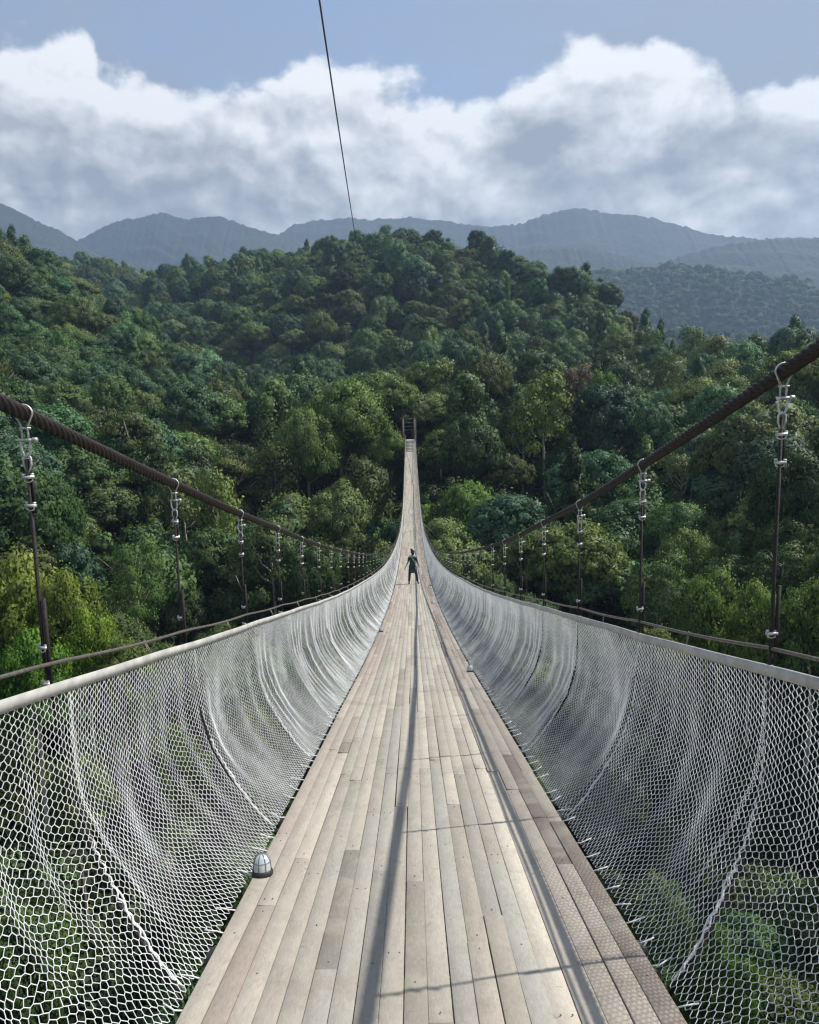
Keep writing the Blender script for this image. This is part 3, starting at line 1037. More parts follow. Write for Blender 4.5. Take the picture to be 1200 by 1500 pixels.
def place_phrase(x, y, dep):
    if y > 950:
        side = 'left' if x < 600 else 'right'
        near = 'near the deck edge' if 250 < x < 950 else 'toward the outer edge'
        return 'seen through the %s net %s' % (side, near)
    if dep > 600:
        return 'on the hazy ridge behind the central hill, %s' % ('left' if x < 600 else 'right')
    if dep > 285 and 230 < x < 1000:
        a = 'just under the crest' if y < 430 else ('halfway down the face' if y < 500 else 'at the foot')
        b = 'left of the overhead cable' if x < 525 else ('above the far gate' if x < 680 else 'toward the right shoulder')
        return '%s of the central hill, %s' % (a, b)
    if x <= 560:
        cols = [(70, 'behind the nearest left suspender'), (160, 'between the first and second left suspenders'), (300, 'behind the second left suspender'), (400, 'behind the third left suspender'), (480, 'left of the low point of the left cable'), (561, 'beside the left edge of the walkway')]
        b = [q for c, q in cols if x < c][0]
        a = 'high on the left slope' if y < 480 else ('midway on the left slope' if y < 600 else ('above the cable line' if y < 700 else ('in the gorge' if y < 800 else 'low in the gorge')))
        return a+', '+b
    cols = [(640, 'beside the far gate'), (720, 'below the vine-draped tree'), (800, 'under the pale-trunked trees'), (900, 'near the russet crown'), (1000, 'behind the third right suspender'), (1100, 'between the two nearest right suspenders'), (5000, 'behind the nearest right suspender')]
    b = [q for c, q in cols if x < c][0]
    a = 'on the right ridge line' if y < 545 else ('on the upper right bank' if y < 640 else ('midway down the right bank' if y < 740 else ('in the gorge' if y < 830 else 'low in the gorge')))
    return a+', '+b


def add_tree(t_, i):
    pr = PROTO[t_['key']]
    e = empty('tree', (t_['x'], t_['y'], t_['z']), t_['rot'])
    e.scale = (t_['s'], t_['s'], t_['sz'])
    tn = t_['tint'] or (1, 1, 1)
    for nm in ('trunk', 'crown'):
        c = bpy.data.objects.new(nm, pr[nm])
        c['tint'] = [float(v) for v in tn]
        link(c, e)
    if t_['special'] and t_['special'] != 'yes':
        lab = t_['special']
    else:
        sz = 'small' if t_['s'] < 0.85 else ('tall' if t_['s'] > 1.15 else '')
        ph = pr['phrase']
        if not ph.startswith(('tall', 'narrow')) and sz:
            ph = sz+' '+ph
        lab = (tone_word(tn, t_['key'])+' '+ph+' '+place_phrase(px[i], py[i], dd_[i]))
        ws = lab.split()
        lab = ' '.join(ws[:16])
        if lab.endswith((' the', ',', ' of', ' to', ' and')):
            lab = ' '.join(lab.split()[:-1]).rstrip(',')
    tag(e, lab, 'tree', 'trees of the rainforest round the gorge')


for i in picked:
    add_tree(TREES[i], i)
if True:
    import collections
    labs = collections.defaultdict(list)
    for o in COL.objects:
        if o.get('category') == 'tree':
            labs[' '.join(o['label'].split()[:10])].append(o)
    ORDW = ['first', 'second', 'third', 'fourth', 'fifth', 'sixth', 'seventh', 'eighth', 'ninth', 'tenth', 'eleventh', 'twelfth']
    for lab, os_ in labs.items():
        if 1 < len(os_) <= 12:
            os_.sort(key=lambda o: project(np.array(o.matrix_basis.translation))[0][0])
            for k, o in enumerate(os_):
                o['label'] = lab.rstrip(',')+', '+ORDW[k]+' of them from the left'

# the rest of the forest: one object
rest = [i for i in range(len(TREES)) if i not in set(picked)]


def forest(name, idx, label):
    P = np.array([(TREES[i]['x'], TREES[i]['y'], TREES[i]['z']) for i in idx], dtype=np.float32)
    me = bpy.data.meshes.new(name)
    me.vertices.add(len(P))
    me.vertices.foreach_set('co', P.ravel())
    for nm, ty, arr in [('scl', 'FLOAT_VECTOR', [(TREES[i]['s'], TREES[i]['s'], TREES[i]['sz']) for i in idx]),
                        ('rot', 'FLOAT', [TREES[i]['rot'] for i in idx]),
                        ('tint', 'FLOAT_VECTOR', [TREES[i]['tint'] or (1, 1, 1) for i in idx]),
                        ('kind_index', 'INT', [KEYS.index(TREES[i]['key']) for i in idx])]:
        a = me.attributes.new(nm, ty, 'POINT')
        a.data.foreach_set('vector' if ty == 'FLOAT_VECTOR' else 'value', np.array(arr, dtype=np.int32 if ty == 'INT' else np.float32).ravel())
    o = obj(name, me)
    tag(o, label, 'forest', kind='stuff')
    ng = bpy.data.node_groups.new(name+'_nodes', 'GeometryNodeTree')
    ng.interface.new_socket('Geometry', in_out='INPUT', socket_type='NodeSocketGeometry')
    ng.interface.new_socket('Geometry', in_out='OUTPUT', socket_type='NodeSocketGeometry')
    N, L = ng.nodes, ng.links
    gi, go = N.new('NodeGroupInput'), N.new('NodeGroupOutput')
    g2i = N.new('GeometryNodeGeometryToInstance')
    for key in reversed(KEYS):        # the multi-input lists its latest link first
        jn = N.new('GeometryNodeJoinGeometry')
        for part in ('trunk', 'crown'):
            po = bpy.data.objects.new('source', PROTO[key][part])
            oi = N.new('GeometryNodeObjectInfo')
            oi.inputs['Object'].default_value = po
            L.new(oi.outputs['Geometry'], jn.inputs[0])
        L.new(jn.outputs[0], g2i.inputs[0])
    iop = N.new('GeometryNodeInstanceOnPoints')
    L.new(gi.outputs[0], iop.inputs['Points'])
    L.new(g2i.outputs[0], iop.inputs['Instance'])
    iop.inputs['Pick Instance'].default_value = True

    def attr(nm, ty):
        n = N.new('GeometryNodeInputNamedAttribute')
        n.data_type = ty
        n.inputs['Name'].default_value = nm
        return n.outputs[0]
    L.new(attr('kind_index', 'INT'), iop.inputs['Instance Index'])
    L.new(attr('scl', 'FLOAT_VECTOR'), iop.inputs['Scale'])
    cx = N.new('ShaderNodeCombineXYZ')
    L.new(attr('rot', 'FLOAT'), cx.inputs[2])
    er = N.new('FunctionNodeEulerToRotation')
    L.new(cx.outputs[0], er.inputs[0])
    L.new(er.outputs[0], iop.inputs['Rotation'])
    L.new(iop.outputs[0], go.inputs[0])
    md = o.modifiers.new('forest', 'NODES')
    md.node_group = ng
    return o


forest('forest', rest, 'dense rainforest covering the hills beyond the countable trees')

# understorey on the near slopes
n_tree = len(TREES)
r_ = np.random.default_rng(55)
ang = r_.uniform(-0.72, 0.72, 5200)
dst = 18+(r_.random(5200)**0.8)*250
ux, uy = np.sin(ang)*dst, np.cos(ang)*dst
uz = ground(ux, uy)
for i in range(len(ux)):
    if abs(ux[i]) < 4 and uz[i]+3 > deck(min(uy[i], 152))-2:
        continue
    s = r_.uniform(0.8, 2.0)
    lum = r_.uniform(0.30, 0.65)
    TREES.append(dict(x=ux[i], y=uy[i], z=uz[i]-0.1, s=s, sz=s*r_.uniform(0.7, 1.5), rot=r_.random()*6.28, key='shrub', tint=(lum*r_.uniform(0.9, 1.3), lum, lum*0.9), special=None))
forest('undergrowth', list(range(n_tree, len(TREES))), 'tangled green undergrowth on the gorge slopes beneath the trees')

#@BRIDGE
# ------------------------------------------------------------------ the bridge deck
HALF = 0.90
bridge = empty('suspension_bridge', (X0, 0, 0))
tag(bridge, 'long wooden plank footway of the suspension bridge crossing the gorge', 'bridge')
NB = 20
WB = 2*HALF/NB
TONES = [(0.385, 0.355, 0.300), (0.355, 0.330, 0.282), (0.395, 0.362, 0.302), (0.330, 0.310, 0.270), (0.370, 0.340, 0.290), (0.352, 0.335, 0.298), (0.42, 0.388, 0.325), (0.365, 0.328, 0.278)]
EDGE = [(0.33, 0.28, 0.238), (0.37, 0.328, 0.28), (0.295, 0.255, 0.22), (0.40, 0.36, 0.305), (0.345, 0.30, 0.255)]
planks = []
r_ = np.random.default_rng(9)
for row in range(NB):
    y = -3.5-r_.random()*2
    while y < 150.5:
        Ln = r_.choice([1.3, 1.9, 2.4, 2.9, 3.4, 3.9]) if not (row < 3 or row > NB-4) else r_.choice([0.4, 1.2, 1.8, 2.4, 3.1, 3.6])
        edge = row < 3 or row > NB-5
        tn = np.array((EDGE if edge else TONES)[r_.integers(5 if edge else 8)])*r_.uniform(0.9, 1.1)
        if r_.random() < 0.05:
            tn = tn*1.15
        if r_.random() < 0.07:
            tn = tn*0.72
        planks.append((row, y, min(y+Ln, 150.6), tn, r_.normal()*0.0016+(0.006 if edge and r_.random() < .5 else 0)))
        y += Ln


def plank_geo(width, length, th=0.032, bev=0.0013):
    x, y = width/2, length/2
    b = bev
    V = [(-x, -y, -th), (x, -y, -th), (x, y, -th), (-x, y, -th), (-x, -y, -b), (x, -y, -b), (x, y, -b), (-x, y, -b),
         (-x+b, -y+b, 0), (x-b, -y+b, 0), (x-b, y-b, 0), (-x+b, y-b, 0)]
    F = [(0, 3, 2, 1), (0, 1, 5, 4), (1, 2, 6, 5), (2, 3, 7, 6), (3, 0, 4, 7), (4, 5, 9, 8), (5, 6, 10, 9), (6, 7, 11, 10), (7, 4, 8, 11), (8, 9, 10, 11)]
    return np.array(V, float), np.array(F)


def row_x(row):
    return -HALF+(row+0.5)*WB


vis = [p for p in planks if p[2] > 1.9]
vis.sort(key=lambda p: p[1])
near_set = vis[:300]
near_ids = set(id(p) for p in near_set)
mesh_cache = {}
for p in near_set:
    row, a, b_, tn, dz = p
    ln_ = math.hypot(b_-a, float(deck(b_)-deck(a)))
    key = round(ln_, 3)
    if key not in mesh_cache:
        mesh_cache[key] = npmesh('plank', *plank_geo(WB-0.0026, key-0.003), M_PLANK)
    o = obj('plank', mesh_cache[key], bridge)
    m = (a+b_)/2
    o.location = (row_x(row)+r_.normal()*0.0008, m, float(deck(m))+dz)
    o.rotation_euler = (math.atan2(float(deck(b_)-deck(a)), b_-a), r_.normal()*0.003, r_.normal()*0.0008)
    o.color = (*[float(v) for v in tn], 1)
Vs, Fs, Cs, n = [], [], [], 0
for p in planks:
    if id(p) in near_ids:
        continue
    row, a, b_, tn, dz = p
    V, F = plank_geo(WB-0.004, math.hypot(b_-a, float(deck(b_)-deck(a)))-0.004)
    m = (a+b_)/2
    sl = math.atan2(float(deck(b_)-deck(a)), b_-a)
    y = V[:, 1]*math.cos(sl)-V[:, 2]*math.sin(sl)
    z = V[:, 1]*math.sin(sl)+V[:, 2]*math.cos(sl)
    V = np.c_[V[:, 0]+row_x(row), y+m, z+float(deck(m))+dz]
    Vs.append(V)
    Fs.append(F+n)
    n += len(V)
    Cs.append(np.tile(np.r_[tn, 1.0], (len(V), 1)))
me = npmesh('plank_run', np.concatenate(Vs), np.concatenate(Fs), M_PLANKF)
ca = me.attributes.new('tone', 'FLOAT_COLOR', 'POINT')
ca.data.foreach_set('color', np.concatenate(Cs).astype(np.float32).ravel())
tag(obj('plank_run', me, bridge), kind='stuff')

# nails in the near planks
mb = MB()
for p in near_set:
    row, a, b_, tn, dz = p
    for yy in ([a+0.06, b_-0.06, (a+b_)/2] if b_-a > 1.5 else [a+0.06, b_-0.06]):
        if 2 < yy < 11:
            for sx in ((0.0,) if r_.random() < 0.75 else (-0.022, 0.022)):
                mb.box((row_x(row)+sx+r_.normal()*0.003, yy, float(deck(yy))+dz+0.0012), (0.006, 0.006, 0.002))
tag(mb.build('nail_heads', M_BEAM, bridge), kind='stuff')

# steel cross beams and stringers under the boards
BAY = 1.74
H0 = {-1: 2.88, 1: 2.97}
HGS = {s: [H0[s]+BAY*k for k in range(-3, 87) if H0[s]+BAY*k < 150.5] for s in (-1, 1)}
HG = [2.96+BAY*k for k in range(-3, 87) if 2.96+BAY*k < 150.5]
bm0 = MB()
bm0.box((0, 0, -0.085), (2*HALF+0.10, 0.07, 0.10))
cb = bm0.mesh('cross_beam', M_BEAM)
for h in HG:
    o = obj('cross_beam', cb, bridge)
    o.location = (0, h, float(deck(h)))
for xs_ in (-0.7, 0.0, 0.7):
    mb = MB()
    ys = np.linspace(-4, 150.5, 120)
    for a, b_ in zip(ys[:-1], ys[1:]):
        m = (a+b_)/2
        sl = math.atan2(float(deck(b_)-deck(a)), b_-a)
        ca_, sa = math.cos(sl), math.sin(sl)
        mb.box((xs_, m, float(deck(m))-0.175), (0.05, (b_-a)/ca_, 0.08), [(1, 0, 0), (0, ca_, -sa), (0, sa, ca_)])
    mb.build('stringer', M_BEAM, bridge)

# ------------------------------------------------------------------ main cables


def rope(name, P, rad, mat, lobes=6, pitch=0.30, nseg=36, depth=0.30):
    """twisted wire rope: a tube whose section has strand lobes turning along its length"""
    P = np.asarray(P)
    T = np.gradient(P, axis=0)
    L = np.r_[0, np.cumsum(np.linalg.norm(np.diff(P, axis=0), axis=1))]
    T /= np.linalg.norm(T, axis=1)[:, None]
    A = np.cross(np.array([0, 0, 1.0]), T)
    A /= np.linalg.norm(A, axis=1)[:, None]
    B = np.cross(T, A)
    th = np.arange(nseg)*2*np.pi/nseg
    ph = th[None, :]*lobes/2 - (L[:, None]/pitch*np.pi*lobes)
    rr_ = rad*(1-depth+depth*np.abs(np.cos(ph))**0.6)
    V = P[:, None]+rr_[..., None]*(np.cos(th)[None, :, None]*A[:, None]+np.sin(th)[None, :, None]*B[:, None])
    m = len(P)
    i, k = np.meshgrid(np.arange(m-1), np.arange(nseg), indexing='ij')
    i, k = i.ravel(), k.ravel()
    k1 = (k+1) % nseg
    F = np.c_[i*nseg+k, i*nseg+k1, (i+1)*nseg+k1, (i+1)*nseg+k]
    return npmesh(name, V.reshape(-1, 3), F, mat, True)


MAINF = {}
for s, side in ((-1, 'left'), (1, 'right')):
    ys = np.r_[np.arange(-8, 0, 0.05), np.arange(0, 7, 0.0065), np.arange(7, 22, 0.016), np.arange(22, 152.2, 0.5)]
    P = smooth_curve(xmain, lambda v: deck(v)+hmain(v, s), s, ys)
    MAINF[s] = (ys, P)
    k = np.searchsorted(ys, 22)
    c = empty('main_cable', tuple(P[0]))
    a = obj('cable_strand', rope('cable_strand', P[:k+1]-P[0], 0.029, M_CABLE), c)
    b_ = obj('cable_strand', rope('cable_strand', P[k:]-P[0], 0.029, M_CABLE, nseg=10, depth=0.0), c)
    tag(c, 'thick rusty twisted main suspension cable along the %s side of the bridge' % side, 'cable', 'main suspension cables')


def mainp(h, s):
    ys, P = MAINF[s]
    return np.array([np.interp(h, ys, P[:, j]) for j in range(3)])


def railp(h, s, up=0.0):
    return np.array([xrail(h, s), h, float(deck(h))+HR+up])


# ------------------------------------------------------------------ suspenders
def prof(v, d, s, bulge):
    """cross section of the net: v=0 at the rail, 1 at the deck edge; returns outward offset and height"""
    xr = abs(xrail(d, s)-X0)
    w_ = np.clip((xr-0.93)/0.49, 0, 1)
    ox = np.interp(v, [0, 0.18, 0.38, 0.55, 0.70, 0.84, 0.93, 1.0], [0.0, -0.005, -0.035, -0.105, -0.20, -0.31, -0.40, -0.485])
    oz = np.interp(v, [0, 0.18, 0.38, 0.55, 0.70, 0.84, 0.93, 1.0], [HR, 0.96, 0.70, 0.50, 0.33, 0.17, 0.06, -0.02])
    k = (xr-0.935)/0.485
    x = xr + ox*np.clip(k, 0, 2) + bulge*np.sin(np.pi*np.clip(v, 0, 1))**1.0
    z = oz - bulge*0.8*np.sin(np.pi*np.clip(v, 0, 1)**1.6)
    return x, z


def hanger(h, s, idx, detail):
    Pm = mainp(h, s)
    base = Vector(Pm)
    e = empty('suspender', tuple(Pm))
    side = 'left' if s < 0 else 'right'
    zt = -0.029
    low = float(deck(h))-Pm[2]
    rx = (xrail(h, s)-Pm[0])
    hw = lambda a: (a)
    # where the parts sit, relative to the cable
    sh = (0.24 if s < 0 else 0.34) if idx == 0 else 0.12
    if detail:
        m = MB()
        th = np.linspace(-0.35, math.pi+0.35, 14)
        # U loop over the cable: lies in the cross plane
        pts_ = [(-0.010, 0.0, -0.056)]+[(-0.034*math.cos(a), 0.0, 0.034*math.sin(a)-0.002) for a in np.linspace(0, math.pi, 11)]+[(0.010, 0.0, -0.056)]
        m.tube(pts_, 0.0042, 6)
        m.build('cable_loop', M_GALV, e, True)
        m = MB()
        m.tube([(-0.019, 0, -0.058), (0.023, 0, -0.058)], 0.0048, 6)
        m.build('loop_bolt', M_GALV, e, True)
        m = MB()
        m.tube([(-0.012, 0, -0.104), (-0.012, 0, -0.066), (-0.008, 0, -0.056), (0.008, 0, -0.056), (0.012, 0, -0.066), (0.012, 0, -0.104)], 0.0040, 6)
        m.build('shackle_link', M_GALV, e, True)
        sh_ = MB()
        sh_.tube([(-0.018, 0.0, -0.102), (-0.018, 0, -0.140), (-0.011, 0, -0.160), (0, 0, -0.167), (0.011, 0, -0.160), (0.018, 0, -0.140), (0.018, 0, -0.102)], 0.0048, 7)
        sk = sh_.build('shackle', M_GALV, e, True)
        m = MB()
        m.tube([(-0.026, 0, -0.103), (0.036, 0, -0.103)], 0.0060, 7)
        m.lathe([(0.0, -0.009), (0.010, -0.009), (0.010, 0.009), (0.0, 0.009)], 6, (0.036, 0, -0.103), [(0, 0, 1), (0, 1, 0), (-1, 0, 0)])
        m.build('bolt', M_GALV, sk, True)
        m = MB()
        m.tube([(0, 0.0, -0.232), (-0.015, 0, -0.195), (-0.014, 0, -0.170), (0, 0, -0.158), (0.014, 0, -0.170), (0.015, 0, -0.195), (0, 0, -0.232)], 0.0045, 6)
        m.build('thimble', M_GALV, e, True)
    # rope: straight down to the hand cable, then inward to the deck edge
    hh = float(deck(h))-Pm[2]
    pts_ = [(0, 0, -0.175 if detail else -0.03), (0, 0, hh+HR+0.10)]
    for v in (0.30, 0.55, 0.75, 0.92):
        ox, oz = prof(v, h, s, 0.0)
        pts_.append((X0+s*(ox+0.022)-Pm[0], -sh*v*v, hh+oz-0.01+sh*v*v*0.21))
    pts_.append((X0+s*(HALF+0.03)-Pm[0], -sh, hh-0.07+sh*0.21))
    m = MB()
    m.tube(pts_, 0.0074 if detail else 0.008, 7 if detail else 4)
    m.build('hanger_rope', M_ROPE, e, True)
    if detail:
        clips = [-0.245, -0.355, hh+HR+0.16, hh+HR+0.01] if not (idx % 3 == 1) else [-0.235, -0.335, hh+HR+0.18]
        cl = MB()
        cl.box((0, 0, 0), (0.044, 0.016, 0.012))
        cl.tube([(-0.015, 0, 0), (-0.015, 0, -0.014), (0, 0, -0.020), (0.015, 0, -0.014), (0.015, 0, 0)], 0.0034, 5)
        for q in (-0.016, 0.016):
            cl.lathe([(0, 0.006), (0.007, 0.006), (0.007, 0.014), (0, 0.014)], 6, (q, 0, 0))
        cm = MESH.setdefault('clip', cl.mesh('rope_clip', M_GALV))
        for zz in clips:
            c = obj('rope_clip', cm, e)
            c.location = (0, -0.004, zz)
            c.rotation_euler = (random.uniform(-.15, .15), random.uniform(-.12, .12), random.uniform(-0.5, 0.5))
        # doubled tail of the rope above the first lower clip
        m = MB()
        m.tube([(0.012, 0.004, -0.22), (0.013, 0.004, -0.385)], 0.0065, 5)
        m.tube([(0.020, -0.006, hh+HR+0.36), (0.020, -0.004, hh+HR-0.06)], 0.009, 5)
        m.build('rope_tail', M_ROPE, e, True)
        if idx == 2 and s < 0:
            m = MB()
            m.tube([(0.012, 0, hh+HR+0.24), (-0.06, 0, hh+HR+0.44)], 0.004, 4)
            m.build('loose_wire', M_HANDC, e)
        # white lacing that ties the net to the lower hanger
        m = MB()
        q = []
        for v in np.linspace(0.10 if s > 0 else 0.50, 0.97, 60):
            ox, oz = prof(v, h, s, 0.0)
            a = v*150
            q.append((X0+s*(ox+0.008+0.006*math.cos(a))-Pm[0], 0.007*math.sin(a)-sh*v*v, hh+oz+0.004+sh*v*v*0.21))
        m.tube(q, 0.0040, 5)
        q = []
        for v in np.linspace(0.66, 0.99, 26):
            ox, oz = prof(v, h, s, 0.0)
            q.append((X0+s*(ox+0.004+0.005*math.sin(v*60))-Pm[0], 0.006-sh*v*v+0.008*math.sin(v*47), hh+oz-0.004+sh*v*v*0.21))
        m.tube(q, 0.0042, 5)
        m.build('net_lacing', M_TWINE, e, True)
        ORD = ['nearest', 'second', 'third', 'fourth', 'fifth', 'sixth', 'seventh', 'eighth', 'ninth', 'tenth', 'eleventh', 'twelfth']
        lab = '%s steel suspender from the camera hanging on the %s main cable' % (ORD[idx], side)
    else:
        m = MB()
        m.tube([(0, 0, -0.02), (0, 0, -0.16)], 0.008, 4)
        for zz in (-0.24, -0.35, hh+HR+0.15):
            m.box((0, 0, zz), (0.040, 0.02, 0.014))
        m.build('shackle', M_GALV, e)
        lab = 'small distant suspender among the dense row on the %s main cable' % side
        if h < 5 and idx < 0:
            lab = 'suspender behind the camera on the %s main cable' % side
    tag(e, lab, 'suspender', 'suspenders along the %s cable' % side)


MESH = {}
for s in (-1, 1):
    k = 0
    for h in HGS[s]:
        if h < 2:
            continue
        hanger(h, s, k, k < 12)
        k += 1

# ------------------------------------------------------------------ hand cables
for s, side in ((-1, 'left'), (1, 'right')):
    ys = np.r_[np.arange(-4, 30, 0.25), np.arange(30, 151, 1.0)]
    fx = lambda v, s_: xmain(v, s_)*0.5+0.5*xrail(v, s_)+s_*0.01
    sagb = np.abs(np.sin((ys-H0[s])/BAY*np.pi))
    P = smooth_curve(fx, lambda v: deck(v)+HR+0.095, s, ys)
    P[:, 2] -= 0.012*sagb
    c = empty('hand_cable', tuple(P[0]))
    mb = MB()
    mb.tube(P-P[0], 0.0085, 6)
    mb.build('cable_strand', M_HANDC, c, True)
    for h in np.arange(2.15, 60, 0.865):
        i_ = (h-H0[s])/BAY
        if abs(i_-round(i_)) < 0.2:
            continue
        Q = np.array([np.interp(h, ys, P[:, j]) for j in range(3)])
        m = MB()
        rp = railp(h, s)
        m.tube([(0.0, 0.0, 0.012), (0.008, 0, 0.0), (0, 0, -0.010)], 0.004, 4)
        m.tube([(0, -0.006, 0.008), (rp[0]-Q[0], -0.008, rp[2]-Q[2]-0.02)], 0.003, 4)
        m.tube([(0, 0.006, 0.008), (rp[0]-Q[0]+0.004, 0.008, rp[2]-Q[2]-0.02)], 0.003, 4)
        o = m.build('rail_tie', M_HANDC, c)
        o.location = Q-P[0]
    tag(c, 'thin grey hand cable running just above the %s net rail' % side, 'cable', 'hand cables above the nets')

# ------------------------------------------------------------------ safety nets
SCALLOP = 0.035


def net_pos(u, v, s):
    """u along the bridge (m), v down the net 0..1 -> world"""
    ph = (u-H0[s])/BAY
    bay = np.abs(np.sin(np.pi*ph))
    amp = 0.045 if s > 0 else 0.055
    xr = np.abs(np.vectorize(lambda q: xrail(q, s))(u)-X0) if np.ndim(u) else abs(xrail(u, s)-X0)
    fold = (np.sin(u*11.3+1.9*np.sin(u*1.7)+s)*0.5+np.sin(u*19.1+2.3*np.sin(u*2.9)))*(0.010 if s < 0 else 0.005)
    fold = fold*np.sin(np.pi*np.clip(v, 0, 1))**0.8*(1+0.5*np.sin(u*0.9))
    slow = 0.03*np.sin(u*0.83+s*2)*np.sin(np.pi*v)
    b = amp*bay+slow*0.5+fold
    vv = np.clip(v, 0, 1)
    K = [0, 0.18, 0.38, 0.55, 0.70, 0.84, 0.93, 1.0]
    ox = np.interp(vv, K, [0.0, -0.005, -0.035, -0.105, -0.20, -0.31, -0.40, -0.485])
    oz = np.interp(vv, K, [HR, 0.96, 0.70, 0.50, 0.33, 0.17, 0.06, -0.02])
    k = np.clip((xr-0.935)/0.485, 0, 2)
    x = xr+ox*k+b*np.sin(np.pi*vv)
    z = oz-b*0.8*np.sin(np.pi*vv**1.6)
    hgt = np.interp(u, [0, 60, 100, 152], [1.0, 1.0, 0.8, 0.75])
    z = np.where(z > 0, z*hgt, z)
    return np.stack([X0+s*x, u+0.018*np.sin(v*9+u*5)+0.03*np.sin(np.pi*v)*np.sin(u*3.1), deck(u)+z], -1)


def net_panel(u0, u1, s, cw, ch, rad, parent):
    nc = max(1, int(round((u1-u0)/cw)))
    nr = int(round(1.42/ch))
    cwu = (u1-u0)/nc
    r3 = np.random.default_rng(int((u0+50)*100)+s)
    a = 0.26
    K = np.arange(nc+1)
    Jn = np.arange(2*nr+1)
    UU = u0+K[:, None]*cwu + np.where((Jn[None, :]+K[:, None]) % 2 == 0, -a, a)*cwu*np.where((K == 0) | (K == nc), 1.0, 1.0)[:, None]
    UU = UU + r3.normal(0, 0.042*cwu, UU.shape)
    VV = np.broadcast_to(Jn[None, :]/(2.0*nr), UU.shape) + r3.normal(0, 0.0019, UU.shape)
    VV = np.clip(VV, 0, 1)
    UU = UU + 0.4*cwu*np.sin(VV*3.0+u0)
    P = net_pos(UU, VV, s)
    segA, segB = [], []
    segA.append(P[:, :-1].reshape(-1, 3))
    segB.append(P[:, 1:].reshape(-1, 3))
    # links where column k leans right and column k+1 leans left
    kk, jj2 = np.meshgrid(K[:-1], Jn, indexing='ij')
    mk = ((jj2+kk) % 2 == 1)
    segA.append(P[kk[mk], jj2[mk]])
    segB.append(P[kk[mk]+1, jj2[mk]])
    A, B = np.concatenate(segA), np.concatenate(segB)
    rad = np.r_[np.full(len(segA[0]), rad), np.full(len(segA[1]), rad*0.72)][:, None]*r3.uniform(0.85, 1.15, (len(A), 1))
    T = B-A
    T /= np.linalg.norm(T, axis=1)[:, None]+1e-9
    ref = np.where(np.abs(T[:, 2:3]) < 0.8, np.array([[0, 0, 1.0]]), np.array([[1.0, 0, 0]]))
    n1_ = np.cross(T, ref)
    n1_ /= np.linalg.norm(n1_, axis=1)[:, None]
    n2_ = np.cross(T, n1_)
    V = []
    for q in range(3):
        an = q*2*np.pi/3
        off = rad*(math.cos(an)*n1_+math.sin(an)*n2_)
        V += [A+off-T*rad*0.4, B+off+T*rad*0.4]
    V = np.stack(V, 1)
    m = len(A)
    base = np.arange(m)[:, None]*6
    F = np.concatenate([base+np.array([[0, 1, 3, 2]]), base+np.array([[2, 3, 5, 4]]), base+np.array([[4, 5, 1, 0]])])
    me = npmesh('net_panel', V.reshape(-1, 3), F, M_NET, True)
    return obj('net_panel', me, parent)


for s, side in ((-1, 'left'), (1, 'right')):
    net = empty('safety_net', (0, 0, 0))
    tag(net, 'white mesh safety net with a pale top band along the %s side of the walkway' % side, 'net', 'safety nets')
    bounds = [h for h in HGS[s] if h > -1] + [150.4]
    for a, b_ in zip(bounds[:-1], bounds[1:]):
        d = (a+b_)/2
        if d < 14:
            cw, ch, rad = 0.027, 0.037, 0.0019
        elif d < 28:
            cw, ch, rad = 0.042, 0.050, 0.0026
        elif d < 60:
            cw, ch, rad = 0.080, 0.085, 0.0046
        else:
            cw, ch, rad = 0.18, 0.15, 0.0095
        net_panel(a, b_, s, cw, ch, rad, net)
    # top band: a flat pale strip folded over the net edge
    ys = np.r_[np.arange(-1, 40, 0.2), np.arange(40, 150.6, 1.0)]
    fxr = lambda v, s_: xrail(v, s_)
    hz = lambda v: deck(v)+HR*np.interp(v, [0, 60, 100, 152], [1.0, 1.0, 0.8, 0.75])
    P = smooth_curve(fxr, hz, s, ys)
    wob = 0.0025*np.sin(ys*2.3+s)+0.0015*np.sin(ys*5.1)
    bh, bt = 0.023, 0.006
    sec = np.array([(-bt, -bh), (bt, -bh), (bt, bh), (0, bh+0.001), (-bt, bh)])
    V = P[:, None]+np.stack([np.broadcast_to(sec[:, 0]*1.0, (len(P), 5)), np.zeros((len(P), 5)), np.broadcast_to(sec[:, 1], (len(P), 5))+wob[:, None]], -1)
    i, k = np.meshgrid(np.arange(len(P)-1), np.arange(5), indexing='ij')
    i, k = i.ravel(), k.ravel()
    k1 = (k+1) % 5
    me = npmesh('rail_band', V.reshape(-1, 3), np.c_[i*5+k, (i+1)*5+k, (i+1)*5+k1, i*5+k1], M_RAIL)
    obj('rail_band', me, net)
    # white ties from the net foot to the deck edge
    r4 = np.random.default_rng(60+s)
    for h in np.arange(2.3, 30, 0.20):
        if r4.random() < 0.12:
            continue
        hj = h+r4.normal()*0.02
        m = MB()
        z0 = float(deck(hj))
        m.tube([(X0+s*(HALF-0.005), hj, z0-0.012), (X0+s*(HALF+0.035), hj+r4.normal()*0.006, z0-0.004), (X0+s*(HALF+0.075+r4.random()*0.03), hj+r4.normal()*0.012, z0+0.018)], 0.0042, 4)
        m.build('tie_cord', M_TWINE, net)

# ------------------------------------------------------------------ lamps on the deck edge


